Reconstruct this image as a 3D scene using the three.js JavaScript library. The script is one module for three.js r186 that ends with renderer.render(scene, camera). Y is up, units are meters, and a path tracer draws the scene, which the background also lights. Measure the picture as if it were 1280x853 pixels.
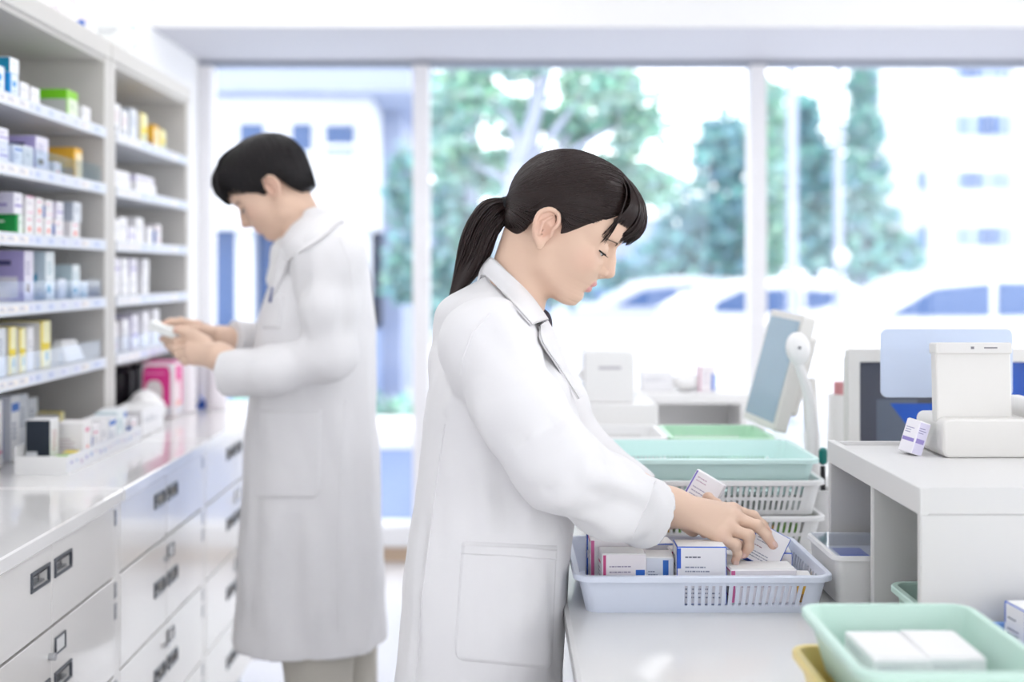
import * as THREE from 'three';
import { mergeGeometries } from 'three/addons/utils/BufferGeometryUtils.js';
import { ImprovedNoise } from 'three/addons/math/ImprovedNoise.js';
import { RectAreaLightUniformsLib } from 'three/addons/lights/RectAreaLightUniformsLib.js';

// ---------- camera, sky, exposure ----------
const scene = new THREE.Scene();
const F = 1500, CX = 630, CY = 340, EYE = 1.33;            // focal length in pixels, vanishing point, eye height
const camera = new THREE.PerspectiveCamera(2 * Math.atan(513 / F) * 180 / Math.PI, 1300 / 1026, 0.05, 300);
camera.setViewOffset(1300, 1026, 20, 173, 1280, 853);       // level camera with the lens shifted down
camera.position.set(0, EYE, 0);
camera.focus = 1.80;
camera.userData.fStop = 1.95;
const renderer = new THREE.WebGLRenderer({ antialias: true });
renderer.toneMapping = THREE.LinearToneMapping;
renderer.toneMappingExposure = 0.78;
renderer.shadowMap.enabled = true;
scene.background = new THREE.Color(1.0, 0.985, 0.985);         // bright overcast sky
scene.backgroundIntensity = 4.2;
RectAreaLightUniformsLib.init();
const PANEL_L = 0.35;                                         // ceiling panels
const PANELS = [[-0.2, 1.6, 1], [-0.8, -2.2, 4], [-0.72, -3.8, 5], [1.7, 1.6, 1], [1.15, -1.7, 4], [1.7, -3.6, 1]];

// ---------- helpers ----------
const V3 = THREE.Vector3;
const v = (x, y, z) => new V3(x, y, z);
const P = (px, py, d) => new V3((px - CX) * d / F, EYE - (py - CY) * d / F, -d);
const SH = (px, d) => (px - CX) * d / F;
let seed = 7;
const rnd = () => { seed = (seed + 0x6d2b79f5) | 0; let t = Math.imul(seed ^ (seed >>> 15), 1 | seed); t = (t + Math.imul(t ^ (t >>> 7), 61 | t)) ^ t; return ((t ^ (t >>> 14)) >>> 0) / 4294967296; };
const rr = (a, b) => a + (b - a) * rnd();
const clamp = (x, a, b) => Math.min(b, Math.max(a, x));
const lerp = (a, b, t) => a + (b - a) * t;
const sstep = (a, b, x) => { const t = clamp((x - a) / (b - a), 0, 1); return t * t * (3 - 2 * t); };
const names = {};
const numbered = (n) => { const k = names[n] = (names[n] ?? -1) + 1; return k ? n + '_' + String(k).padStart(3, '0') : n; };
const mat = (c, roughness = 0.6, extra = {}) => new THREE.MeshPhysicalMaterial({ color: c, roughness, ...extra });
const lin = (r, g, b) => new THREE.Color().setRGB(r, g, b);
function shade(o) { o.traverse((c) => { if (c.isMesh) { c.castShadow = true; c.receiveShadow = true; } }); return o; }
function add(o) { scene.add(shade(o)); return o; }
function tag(o, label, category, group, kind) { o.userData.label = label; if (category) o.userData.category = category; if (group) o.userData.group = group; if (kind) o.userData.kind = kind; return o; }
function thing(name, label, category, pos = [0, 0, 0], turn = 0, group) {
  const o = new THREE.Group(); o.name = numbered(name); o.position.set(...pos); o.rotation.y = turn; tag(o, label, category, group); scene.add(o); return o;
}
function part(parent, name, geo, m) { const o = new THREE.Mesh(geo, m); o.name = name; o.castShadow = o.receiveShadow = true; parent.add(o); return o; }
function solo(name, geo, m, label, category, group, pos) { const o = new THREE.Mesh(geo, m); o.name = numbered(name); if (pos) o.position.set(...pos); tag(o, label, category, group); return add(o); }
function struct(name, geo, m, label, parent) { const o = new THREE.Mesh(geo, m); o.name = name; if (!parent) { o.userData.kind = 'structure'; if (label) o.userData.label = label; return add(o); } parent.add(shade(o)); return o; }
const box = (x0, x1, y0, y1, z0, z1) => { const g = new THREE.BoxGeometry(Math.abs(x1 - x0), Math.abs(y1 - y0), Math.abs(z1 - z0)); g.translate((x0 + x1) / 2, (y0 + y1) / 2, (z0 + z1) / 2); return g; };
const plain = (g) => { const h = g.index ? g.toNonIndexed() : g; for (const k of Object.keys(h.attributes)) if (!['position', 'normal', 'uv'].includes(k)) h.deleteAttribute(k); if (!h.attributes.uv) h.setAttribute('uv', new THREE.BufferAttribute(new Float32Array(h.attributes.position.count * 2), 2)); return h; };
const merge = (list) => mergeGeometries(list.map(plain));
// a box with chamfered edges; uv: left half of the texture on +-z and +-x faces by choice, see carton()
function chamfer(w, h, d, c = 0.002, atlas = null) {
  const X = w / 2, Y = h / 2, Z = d / 2, pos = [], nor = [], uv = [];
  c = Math.min(c, X * 0.4, Y * 0.4, Z * 0.4);
  const face = (pts, uvs) => { const a = pts[0], b = pts[1], q = pts[2], n = b.clone().sub(a).cross(q.clone().sub(a)).normalize(); if (n.dot(pts.reduce((s, p) => s.add(p), v(0, 0, 0))) < 0) { pts = pts.slice().reverse(); uvs = uvs.slice().reverse(); n.negate(); }
    for (let i = 2; i < pts.length; i++) for (const k of [0, i - 1, i]) { pos.push(pts[k].x, pts[k].y, pts[k].z); nor.push(n.x, n.y, n.z); uv.push(uvs[k][0], uvs[k][1]); } };
  const A = atlas ?? { x: [0, 0, 1, 1], z: [0, 0, 1, 1], y: [0, 0, 1, 1] };
  const q = (r, s, t) => [lerp(r[0], r[2], s), lerp(r[1], r[3], t)];
  for (const s of [-1, 1]) {
    face([v(s * X, -Y + c, -Z + c), v(s * X, Y - c, -Z + c), v(s * X, Y - c, Z - c), v(s * X, -Y + c, Z - c)], s > 0 ? [q(A.x, 1, 0), q(A.x, 1, 1), q(A.x, 0, 1), q(A.x, 0, 0)] : [q(A.x, 0, 0), q(A.x, 0, 1), q(A.x, 1, 1), q(A.x, 1, 0)]);
    face([v(-X + c, -Y + c, s * Z), v(-X + c, Y - c, s * Z), v(X - c, Y - c, s * Z), v(X - c, -Y + c, s * Z)], s > 0 ? [q(A.z, 0, 0), q(A.z, 0, 1), q(A.z, 1, 1), q(A.z, 1, 0)] : [q(A.z, 1, 0), q(A.z, 1, 1), q(A.z, 0, 1), q(A.z, 0, 0)]);
    face([v(-X + c, s * Y, -Z + c), v(X - c, s * Y, -Z + c), v(X - c, s * Y, Z - c), v(-X + c, s * Y, Z - c)], [q(A.y, 0, 1), q(A.y, 1, 1), q(A.y, 1, 0), q(A.y, 0, 0)]);
  }
  const m0 = q(A.y, 0.5, 0.5), mm = [m0, m0, m0, m0];
  for (const s of [-1, 1]) for (const t of [-1, 1]) {
    face([v(s * X, t * (Y - c), -Z + c), v(s * (X - c), t * Y, -Z + c), v(s * (X - c), t * Y, Z - c), v(s * X, t * (Y - c), Z - c)], mm);
    face([v(s * X, -Y + c, t * (Z - c)), v(s * (X - c), -Y + c, t * Z), v(s * (X - c), Y - c, t * Z), v(s * X, Y - c, t * (Z - c))], mm);
    face([v(-X + c, s * Y, t * (Z - c)), v(-X + c, s * (Y - c), t * Z), v(X - c, s * (Y - c), t * Z), v(X - c, s * Y, t * (Z - c))], mm);
    for (const u of [-1, 1]) face([v(s * X, t * (Y - c), u * (Z - c)), v(s * (X - c), t * Y, u * (Z - c)), v(s * (X - c), t * (Y - c), u * Z)], mm);
  }
  const g = new THREE.BufferGeometry();
  g.setAttribute('position', new THREE.Float32BufferAttribute(pos, 3)); g.setAttribute('normal', new THREE.Float32BufferAttribute(nor, 3)); g.setAttribute('uv', new THREE.Float32BufferAttribute(uv, 2));
  return g;
}
const cbox = (x0, x1, y0, y1, z0, z1, c = 0.003) => chamfer(Math.abs(x1 - x0), Math.abs(y1 - y0), Math.abs(z1 - z0), c).translate((x0 + x1) / 2, (y0 + y1) / 2, (z0 + z1) / 2);
const tube = (pts, r, seg = 24, rad = 8, closed = false) => new THREE.TubeGeometry(new THREE.CatmullRomCurve3(pts, closed), seg, r, rad, closed);
// tapered tube along points with a radius for each (radius function of t)
function limb(pts, rf, seg = 12, rad = 6, flat = 1) {
  const c = pts.length === 2 ? new THREE.LineCurve3(pts[0], pts[1]) : new THREE.CatmullRomCurve3(pts), fr = c.computeFrenetFrames(seg, false), pos = [], nor = [], idx = [], uv = [];
  for (let i = 0; i <= seg; i++) { const t = i / seg, p = c.getPointAt(t), r = rf(t); for (let j = 0; j <= rad; j++) { const a = j / rad * Math.PI * 2, n = fr.normals[i].clone().multiplyScalar(Math.cos(a)).addScaledVector(fr.binormals[i], Math.sin(a) * flat); pos.push(p.x + n.x * r, p.y + n.y * r, p.z + n.z * r); n.normalize(); nor.push(n.x, n.y, n.z); uv.push(j / rad, t); } }
  for (let i = 0; i < seg; i++) for (let j = 0; j < rad; j++) { const a = i * (rad + 1) + j, b = a + rad + 1; idx.push(a, a + 1, b, b, a + 1, b + 1); }
  const g = new THREE.BufferGeometry(); g.setAttribute('position', new THREE.Float32BufferAttribute(pos, 3)); g.setAttribute('normal', new THREE.Float32BufferAttribute(nor, 3)); g.setAttribute('uv', new THREE.Float32BufferAttribute(uv, 2)); g.setIndex(idx); return g;
}
const rrShape = (w, h, r) => { const s = new THREE.Shape(), x = w / 2, y = h / 2; s.moveTo(-x + r, -y); s.lineTo(x - r, -y); s.absarc(x - r, -y + r, r, -Math.PI / 2, 0); s.lineTo(x, y - r); s.absarc(x - r, y - r, r, 0, Math.PI / 2); s.lineTo(-x + r, y); s.absarc(-x + r, y - r, r, Math.PI / 2, Math.PI); s.lineTo(-x, -y + r); s.absarc(-x + r, -y + r, r, Math.PI, Math.PI * 1.5); return s; };
const slab = (w, h, t, r, bevel = 0.002) => { const g = new THREE.ExtrudeGeometry(rrShape(w - 2 * bevel, h - 2 * bevel, Math.max(0.001, r - bevel)), { depth: t - 2 * bevel, bevelEnabled: true, bevelSize: bevel, bevelThickness: bevel, bevelSegments: 2, curveSegments: 5 }); g.translate(0, 0, -t / 2 + bevel); return g; };
function canvasTex(w, h, draw) { const c = document.createElement('canvas'); c.width = w; c.height = h; draw(c.getContext('2d'), w, h); const t = new THREE.CanvasTexture(c); t.colorSpace = THREE.SRGBColorSpace; t.anisotropy = 8; return t; }

// ---------- materials shared ----------
const M = {
  wall: mat(lin(0.90, 0.90, 0.90), 0.85), ceiling: mat(lin(0.86, 0.86, 0.86), 0.9), header: mat(lin(0.56, 0.56, 0.60), 0.6),  // header: white soffit greyed to hold the shade of its underside
  frame: mat(lin(0.86, 0.85, 0.87), 0.45), sill: mat(lin(0.86, 0.86, 0.88), 0.3), woodStrip: mat(lin(0.66, 0.50, 0.36), 0.5),
  steel: mat(lin(0.83, 0.81, 0.79), 0.16, { clearcoat: 0.5, clearcoatRoughness: 0.08 }), worktop: mat(lin(0.84, 0.83, 0.825), 0.12, { clearcoat: 0.5, clearcoatRoughness: 0.06 }),
  cavity: mat(lin(0.03, 0.03, 0.035), 0.6), chrome: mat(lin(0.55, 0.56, 0.58), 0.22, { metalness: 0.9 }), darkChrome: mat(lin(0.10, 0.11, 0.13), 0.3, { metalness: 0.5 }),
  rack: mat(lin(0.64, 0.62, 0.59), 0.5), shelf: mat(lin(0.74, 0.76, 0.80), 0.4), whitePl: mat(lin(0.88, 0.87, 0.87), 0.4), cream: mat(lin(0.73, 0.715, 0.69), 0.45),
  paper: mat(lin(0.86, 0.86, 0.86), 0.75), black: mat(lin(0.02, 0.02, 0.025), 0.35), clear: mat(lin(0.93, 0.95, 0.98), 0.05, { transmission: 1, thickness: 0, ior: 1.45, specularIntensity: 0.8 }),
  glass: mat(lin(0.97, 0.985, 1), 0.0, { transmission: 1, thickness: 0, ior: 1.5, specularIntensity: 0.7 }),
  blueWhite: mat(lin(0.71, 0.76, 0.88), 0.35), whiteB: mat(lin(0.89, 0.89, 0.89), 0.35), mint: mat(lin(0.64, 0.86, 0.83), 0.35), leafGreen: mat(lin(0.53, 0.82, 0.61), 0.35), paleGreen: mat(lin(0.58, 0.79, 0.70), 0.35), yellowPl: mat(lin(0.86, 0.68, 0.25), 0.35), bluePl: mat(lin(0.22, 0.42, 0.86), 0.35),
  desk: mat(lin(0.80, 0.80, 0.80), 0.22, { clearcoat: 0.3, clearcoatRoughness: 0.1 }), cabinet: mat(lin(0.70, 0.695, 0.69), 0.5),
};
// ---------- the room ----------
const XL = -1.40, XR = 3.2, ZB = 3.8, ZW = -5.55, CEIL = 2.75;
{
  const floorTex = canvasTex(1024, 1024, (c, w, h) => { c.fillStyle = '#e6e5e8'; c.fillRect(0, 0, w, h); for (let i = 0; i < 9000; i++) { const g = 218 + Math.floor(rnd() * 22); c.fillStyle = `rgba(${g},${g},${g + 3},0.35)`; c.fillRect(rnd() * w, rnd() * h, 1 + rnd() * 14, 1 + rnd() * 2); } });
  floorTex.wrapS = floorTex.wrapT = THREE.RepeatWrapping; floorTex.repeat.set(4, 6);
  struct('floor', box(XL - 0.1, XR + 0.1, -0.1, 0, ZW - 0.1, ZB + 0.1), mat(0xffffff, 0.16, { map: floorTex }), 'glossy white floor of the pharmacy');
  struct('ceiling', box(XL - 0.1, XR + 0.1, CEIL, CEIL + 0.1, ZW - 0.1, ZB + 0.1), M.ceiling);
  struct('wall_left', box(XL - 0.12, XL, 0, CEIL, ZW, ZB), M.wall, 'white side wall above the shelving');
  // added unseen window, lights the drawer fronts and shelves from the side
  const RW0 = -4.4, RW1 = 3.3;
  struct('wall_right', merge([box(XR, XR + 0.12, 0, 0.8, ZW, ZB), box(XR, XR + 0.12, 2.15, CEIL, ZW, ZB), box(XR, XR + 0.12, 0.8, 2.15, ZW, RW0), box(XR, XR + 0.12, 0.8, 2.15, RW1, ZB)]), M.wall);
  { const g = new THREE.Group(); g.name = 'window_5'; g.userData.kind = 'structure'; g.userData.label = 'added unseen window in the right wall for side light'; scene.add(g);
    for (const z of [RW0 + 0.03, (RW0 * 2 + RW1) / 3, (RW0 + 2 * RW1) / 3, RW1 - 0.03]) part(g, 'mullion', cbox(XR + 0.01, XR + 0.1, 0.8, 2.15, z - 0.03, z + 0.03), M.frame);
    part(g, 'pane', box(XR + 0.05, XR + 0.054, 0.8, 2.15, RW0, RW1), M.glass); }
  // unseen window added behind the camera for soft frontal light
  struct('wall_back', merge([box(XL, XR, 0, 0.12, ZB, ZB + 0.12), box(XL, XR, 2.68, CEIL, ZB, ZB + 0.12), box(XL, XL + 0.6, 0.12, 2.68, ZB, ZB + 0.12), box(XR - 0.6, XR, 0.12, 2.68, ZB, ZB + 0.12)]), M.wall);
  { const g = new THREE.Group(); g.name = 'window_4'; g.userData.kind = 'structure'; g.userData.label = 'added wide window behind the camera for frontal light'; scene.add(g); const a = XL + 0.6, b = XR - 0.6;
    for (const x of [a + 0.03, (a * 2 + b) / 3, (a + 2 * b) / 3, b - 0.03]) part(g, 'mullion', cbox(x - 0.03, x + 0.03, 0.12, 2.68, ZB, ZB + 0.1), M.frame);
    part(g, 'pane', box(a, b, 0.12, 2.68, ZB + 0.05, ZB + 0.054), M.glass); }
  // header over the windows: a boxed soffit from the ceiling down to 2.30 m
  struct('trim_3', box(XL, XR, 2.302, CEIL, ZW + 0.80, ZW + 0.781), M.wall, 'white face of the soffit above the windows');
  struct('wall_front', merge([box(XL, XR, 2.30, CEIL, ZW + 0.78, ZW), box(2.75, XR, 0, 2.30, ZW, ZW - 0.12), box(XL - 0.12, XR + 0.12, 2.30, CEIL, ZW, ZW - 0.12)]), M.header, 'boxed soffit running above the windows, underside shade in its grey');  // grey base carries the shade under the soffit; its face stays white
  struct('baseboard_front', merge([cbox(XL, XR, 0.0, 0.075, ZW + 0.05, ZW + 0.02, 0.004)]), M.woodStrip, 'pale wood strip along the foot of the windows');
  struct('trim_1', merge([cbox(XL, XR, 0.075, 0.17, ZW + 0.09, ZW - 0.08, 0.006)]), M.sill, 'low white window sill');
  struct('trim_2', merge([cbox(XL, XR, 2.275, 2.30, ZW + 0.05, ZW - 0.05, 0.003)]), mat(lin(0.30, 0.33, 0.40), 0.4), 'dark grey top rail of the windows');
  const mull = [XL + 0.03, -0.38, 1.165, 2.71];
  for (let i = 0; i < 3; i++) {
    const g = new THREE.Group(); g.name = 'window_' + (i + 1); g.userData.kind = 'structure'; g.userData.label = ['left window pane behind the man', 'middle window pane behind the woman', 'right window pane behind the monitors'][i]; scene.add(g);
    const a = mull[i], b = mull[i + 1];
    if (i === 0) part(g, 'mullion', cbox(a - 0.03, a + 0.03, 0.17, 2.28, ZW + 0.05, ZW - 0.05), M.frame);
    part(g, 'mullion', cbox(b - 0.038, b + 0.038, 0.17, 2.28, ZW + 0.06, ZW - 0.05), M.frame);
    part(g, 'pane', box(a, b, 0.17, 2.28, ZW - 0.004, ZW + 0.004 - 0.004), M.glass);
  }
  PANELS.forEach(([x, z, k], i) => {
    const t = thing('ceiling_light', 'flat white ceiling light panel above ' + ['the aisle nearest the camera', 'the two people', 'the aisle by the window', 'the near right counter', 'the right counter', 'the desk by the window'][i], 'ceiling light', [x, CEIL, z], 0, 'ceiling light panels');
    part(t, 'housing', merge([box(-0.64, 0.64, -0.03, 0, -0.64, -0.6), box(-0.64, 0.64, -0.03, 0, 0.6, 0.64), box(-0.64, -0.6, -0.03, 0, -0.6, 0.6), box(0.6, 0.64, -0.03, 0, -0.6, 0.6)]), M.whitePl);
    part(t, 'diffuser', box(-0.6, 0.6, -0.02, -0.004, -0.6, 0.6), new THREE.MeshStandardMaterial({ color: 0xffffff, emissive: 0xffffff, emissiveIntensity: 0.15 * k }));
    const L = new THREE.RectAreaLight(lin(1, 0.985, 0.97), PANEL_L * k, 1.2, 1.2); L.position.set(x, CEIL - 0.035, z); L.lookAt(x, 0, z); scene.add(L);
  });
}
// ---------- medicine cartons: printed board, one texture for each print ----------
const ATLAS = { x: [0.01, 0.02, 0.49, 0.98], z: [0.51, 0.02, 0.99, 0.98], y: [0.012, 0.03, 0.03, 0.06] };
function print(base, side, paint) {
  const t = canvasTex(256, 128, (c) => { c.fillStyle = base; c.fillRect(0, 0, 128, 128); c.fillStyle = side; c.fillRect(128, 0, 128, 128); paint(c); });
  return mat(0xffffff, 0.55, { map: t });
}
const lines = (c, x, y, w, n, col = '#8a8f9c', gap = 9) => { c.fillStyle = col; for (let i = 0; i < n; i++) { let q = x; while (q < x + w * (0.55 + 0.45 * rnd())) { const k = 3 + rnd() * 8; c.fillRect(q, y + i * gap, k, 3); q += k + 2; } } };
const CART = {
  plain: print('#f3f2f4', '#efeef1', (c) => { lines(c, 14, 40, 90, 3); lines(c, 140, 40, 90, 3, '#a3a6b2'); }),
  violet: print('#f1eff6', '#dcd8ee', (c) => { c.fillStyle = '#8f7fc4'; c.fillRect(8, 70, 112, 14); lines(c, 14, 30, 80, 3, '#7a72a8'); c.fillStyle = '#9a8cc9'; c.fillRect(138, 66, 100, 18); lines(c, 140, 24, 90, 3, '#6e6898'); }),
  blue: print('#f2f4f8', '#e3e9f4', (c) => { c.fillStyle = '#2f6fc9'; c.fillRect(8, 16, 112, 16); lines(c, 14, 54, 90, 4, '#5f6f90'); c.fillStyle = '#2f6fc9'; c.fillRect(206, 8, 26, 112); lines(c, 138, 40, 54, 4, '#6f7f9c'); }),
  azure: print('#eef5fb', '#1b95d8', (c) => { c.fillStyle = '#1b95d8'; c.fillRect(0, 0, 26, 128); c.fillRect(44, 40, 48, 30); lines(c, 44, 84, 70, 3, '#3f7fb0'); c.fillStyle = '#d9eefa'; c.fillRect(154, 50, 70, 20); c.fillRect(176, 30, 40, 60); }),
  teal: print('#f4f7f8', '#1590b4', (c) => { lines(c, 20, 40, 80, 3, '#7fa6b4'); c.fillStyle = '#0f5f9c'; c.fillRect(128, 0, 40, 128); }),
  green: print('#e9f2dc', '#b9bdb9', (c) => { c.fillStyle = '#72c814'; c.fillRect(128, 0, 128, 46); c.fillStyle = '#8fd23c'; c.fillRect(0, 0, 128, 40); c.fillRect(0, 0, 16, 128); lines(c, 34, 60, 70, 4, '#7a9a60'); }),
  amber: print('#fbe9bd', '#e9b132', (c) => { c.fillStyle = '#f0b526'; c.fillRect(0, 0, 24, 128); c.fillRect(0, 0, 128, 20); lines(c, 40, 50, 70, 4, '#c08f30'); c.fillStyle = '#b98f5f'; c.fillRect(128, 84, 128, 44); }),
  redDot: print('#f6f3f3', '#eeecef', (c) => { c.fillStyle = '#f0603c'; c.beginPath(); c.arc(64, 92, 20, 0, 7); c.fill(); c.fillStyle = '#e0769a'; c.fillRect(36, 20, 50, 12); lines(c, 140, 50, 90, 4, '#a88f9c'); }),
  meadow: print('#eef6f0', '#199a48', (c) => { c.fillStyle = '#19a050'; c.fillRect(0, 0, 40, 128); c.fillStyle = '#e9f6ea'; c.fillRect(146, 26, 26, 60); c.fillRect(186, 40, 44, 14); c.fillStyle = '#9ad04a'; c.beginPath(); c.arc(150, 110, 34, 0, 7); c.fill(); lines(c, 60, 40, 50, 4, '#3f9a60'); }),
  lilac: print('#eae6f4', '#b3a9dd', (c) => { c.fillStyle = '#8f2fa4'; c.fillRect(130, 74, 34, 44); c.fillStyle = '#f1effa'; c.fillRect(172, 66, 70, 52); c.fillStyle = '#4a4a78'; c.fillRect(170, 26, 60, 12); lines(c, 16, 30, 90, 4, '#6f6a9c'); c.fillStyle = '#7a5a48'; c.fillRect(24, 84, 50, 20); }),
  cyan: print('#eef6f8', '#cfe3ea', (c) => { c.fillStyle = '#2fa6c8'; c.fillRect(150, 60, 84, 20); c.fillRect(16, 88, 60, 20); lines(c, 16, 30, 90, 4, '#6fa2b0'); }),
  lemon: print('#f8f3c4', '#e8e6e2', (c) => { c.fillStyle = '#f2d81e'; c.fillRect(0, 0, 26, 128); c.fillRect(26, 60, 90, 22); c.fillStyle = '#7fb6c4'; c.fillRect(60, 84, 40, 24); c.fillStyle = '#d6cf4a'; c.fillRect(140, 24, 40, 34); c.fillStyle = '#5f6f8c'; c.fillRect(222, 60, 16, 60); }),
  navy: print('#f0f0f2', '#13202f', (c) => { c.fillStyle = '#d9dce0'; c.fillRect(128, 80, 60, 48); lines(c, 20, 30, 80, 6, '#c07a80'); c.fillStyle = '#3b4a6a'; c.fillRect(30, 96, 30, 18); }),
  pink: print('#f7f3f5', '#f5f1f4', (c) => { c.fillStyle = '#d96aa2'; c.fillRect(0, 0, 128, 10); c.fillRect(128, 0, 10, 128); lines(c, 14, 36, 90, 3, '#8f7f9c'); lines(c, 150, 36, 90, 4, '#a08fa8'); c.fillStyle = '#e08ab4'; c.fillRect(14, 104, 96, 6); }),
  mintDot: print('#f4f6f5', '#f0f3f2', (c) => { c.fillStyle = '#36a884'; for (const [x, y] of [[20, 30], [70, 24], [96, 80], [24, 96]]) c.fillRect(x, y, 16, 14); c.fillRect(120, 0, 8, 128); lines(c, 140, 40, 90, 3); }),
  slate: print('#e4e8ee', '#b8c2d0', (c) => { c.fillStyle = '#2a5f8a'; c.fillRect(150, 30, 30, 70); c.fillRect(200, 40, 24, 60); lines(c, 16, 30, 90, 5, '#5f7088'); }),
  script: print('#f4f3f6', '#f0eff4', (c) => { c.fillStyle = '#2f62d0'; c.fillRect(0, 0, 10, 40); c.fillRect(0, 70, 10, 58); lines(c, 22, 26, 70, 1, '#4a4f60'); lines(c, 22, 46, 90, 2, '#7a7f90', 8); lines(c, 22, 74, 50, 1, '#9a6a80'); lines(c, 22, 92, 96, 3, '#7a7f90', 8); c.fillStyle = '#2f62d0'; c.fillRect(130, 4, 9, 44); c.fillRect(130, 66, 9, 58); lines(c, 150, 22, 50, 1, '#5a5f70'); lines(c, 150, 44, 76, 2, '#8a90a4', 9); lines(c, 150, 72, 34, 1, '#9a7a88'); lines(c, 150, 92, 96, 3, '#8a90a4', 9); }),
  held: print('#f4f3f6', '#f3f1f6', (c) => { c.fillStyle = '#5f4fc0'; c.fillRect(128, 0, 8, 100); lines(c, 146, 20, 60, 2, '#b08fa8', 12); lines(c, 146, 56, 96, 5, '#8f8aa8', 13); }),
  rose: print('#f6f3f5', '#f4eef2', (c) => { c.fillStyle = '#d0417a'; c.fillRect(16, 26, 60, 6); lines(c, 16, 44, 84, 3, '#6f7484'); c.fillStyle = '#c84a84'; c.fillRect(8, 96, 112, 4); c.fillRect(132, 0, 8, 128); c.fillStyle = '#2f6fd0'; c.fillRect(226, 40, 26, 80); lines(c, 150, 30, 70, 5, '#9a90a8', 14); }),
};
const cartonGeos = new Map();
function cartonGeo(w, h, d) { const k = [w, h, d].map((x) => x.toFixed(4)).join(); if (!cartonGeos.has(k)) cartonGeos.set(k, chamfer(w, h, d, 0.0012, ATLAS)); return cartonGeos.get(k); }
const WORDS = { plain: 'white carton with grey print', violet: 'white carton with a violet band', blue: 'white carton with a blue bar', azure: 'bright blue and white carton', teal: 'teal sided white carton', green: 'lime green topped carton', amber: 'amber yellow carton', redDot: 'white carton with an orange red dot', meadow: 'grass green carton', lilac: 'lilac carton with a purple patch', cyan: 'pale carton with a cyan strip', lemon: 'lemon yellow striped carton', navy: 'dark navy sided carton', pink: 'white carton edged in pink', mintDot: 'white carton with green squares', slate: 'pale carton with dark blue bars', script: 'white carton with blue edge and printed lines', rose: 'white carton with rose print', held: 'white carton with a violet edge' };
function carton(style, w, h, d, pos, rot, label, group, flap = false) {
  const o = new THREE.Mesh(cartonGeo(w, h, d), CART[style]); o.name = numbered('medicine_carton'); o.position.set(...pos); if (rot) o.rotation.set(...rot);
  tag(o, label, 'carton', group);
  if (flap) { const f = part(o, 'tuck_flap', chamfer(w * 0.96, 0.0012, d * 0.86, 0.0004).translate(0, h / 2 + 0.0005, d * 0.03), M.paper); f.name = 'tuck_flap'; }
  return add(o);
}

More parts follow.
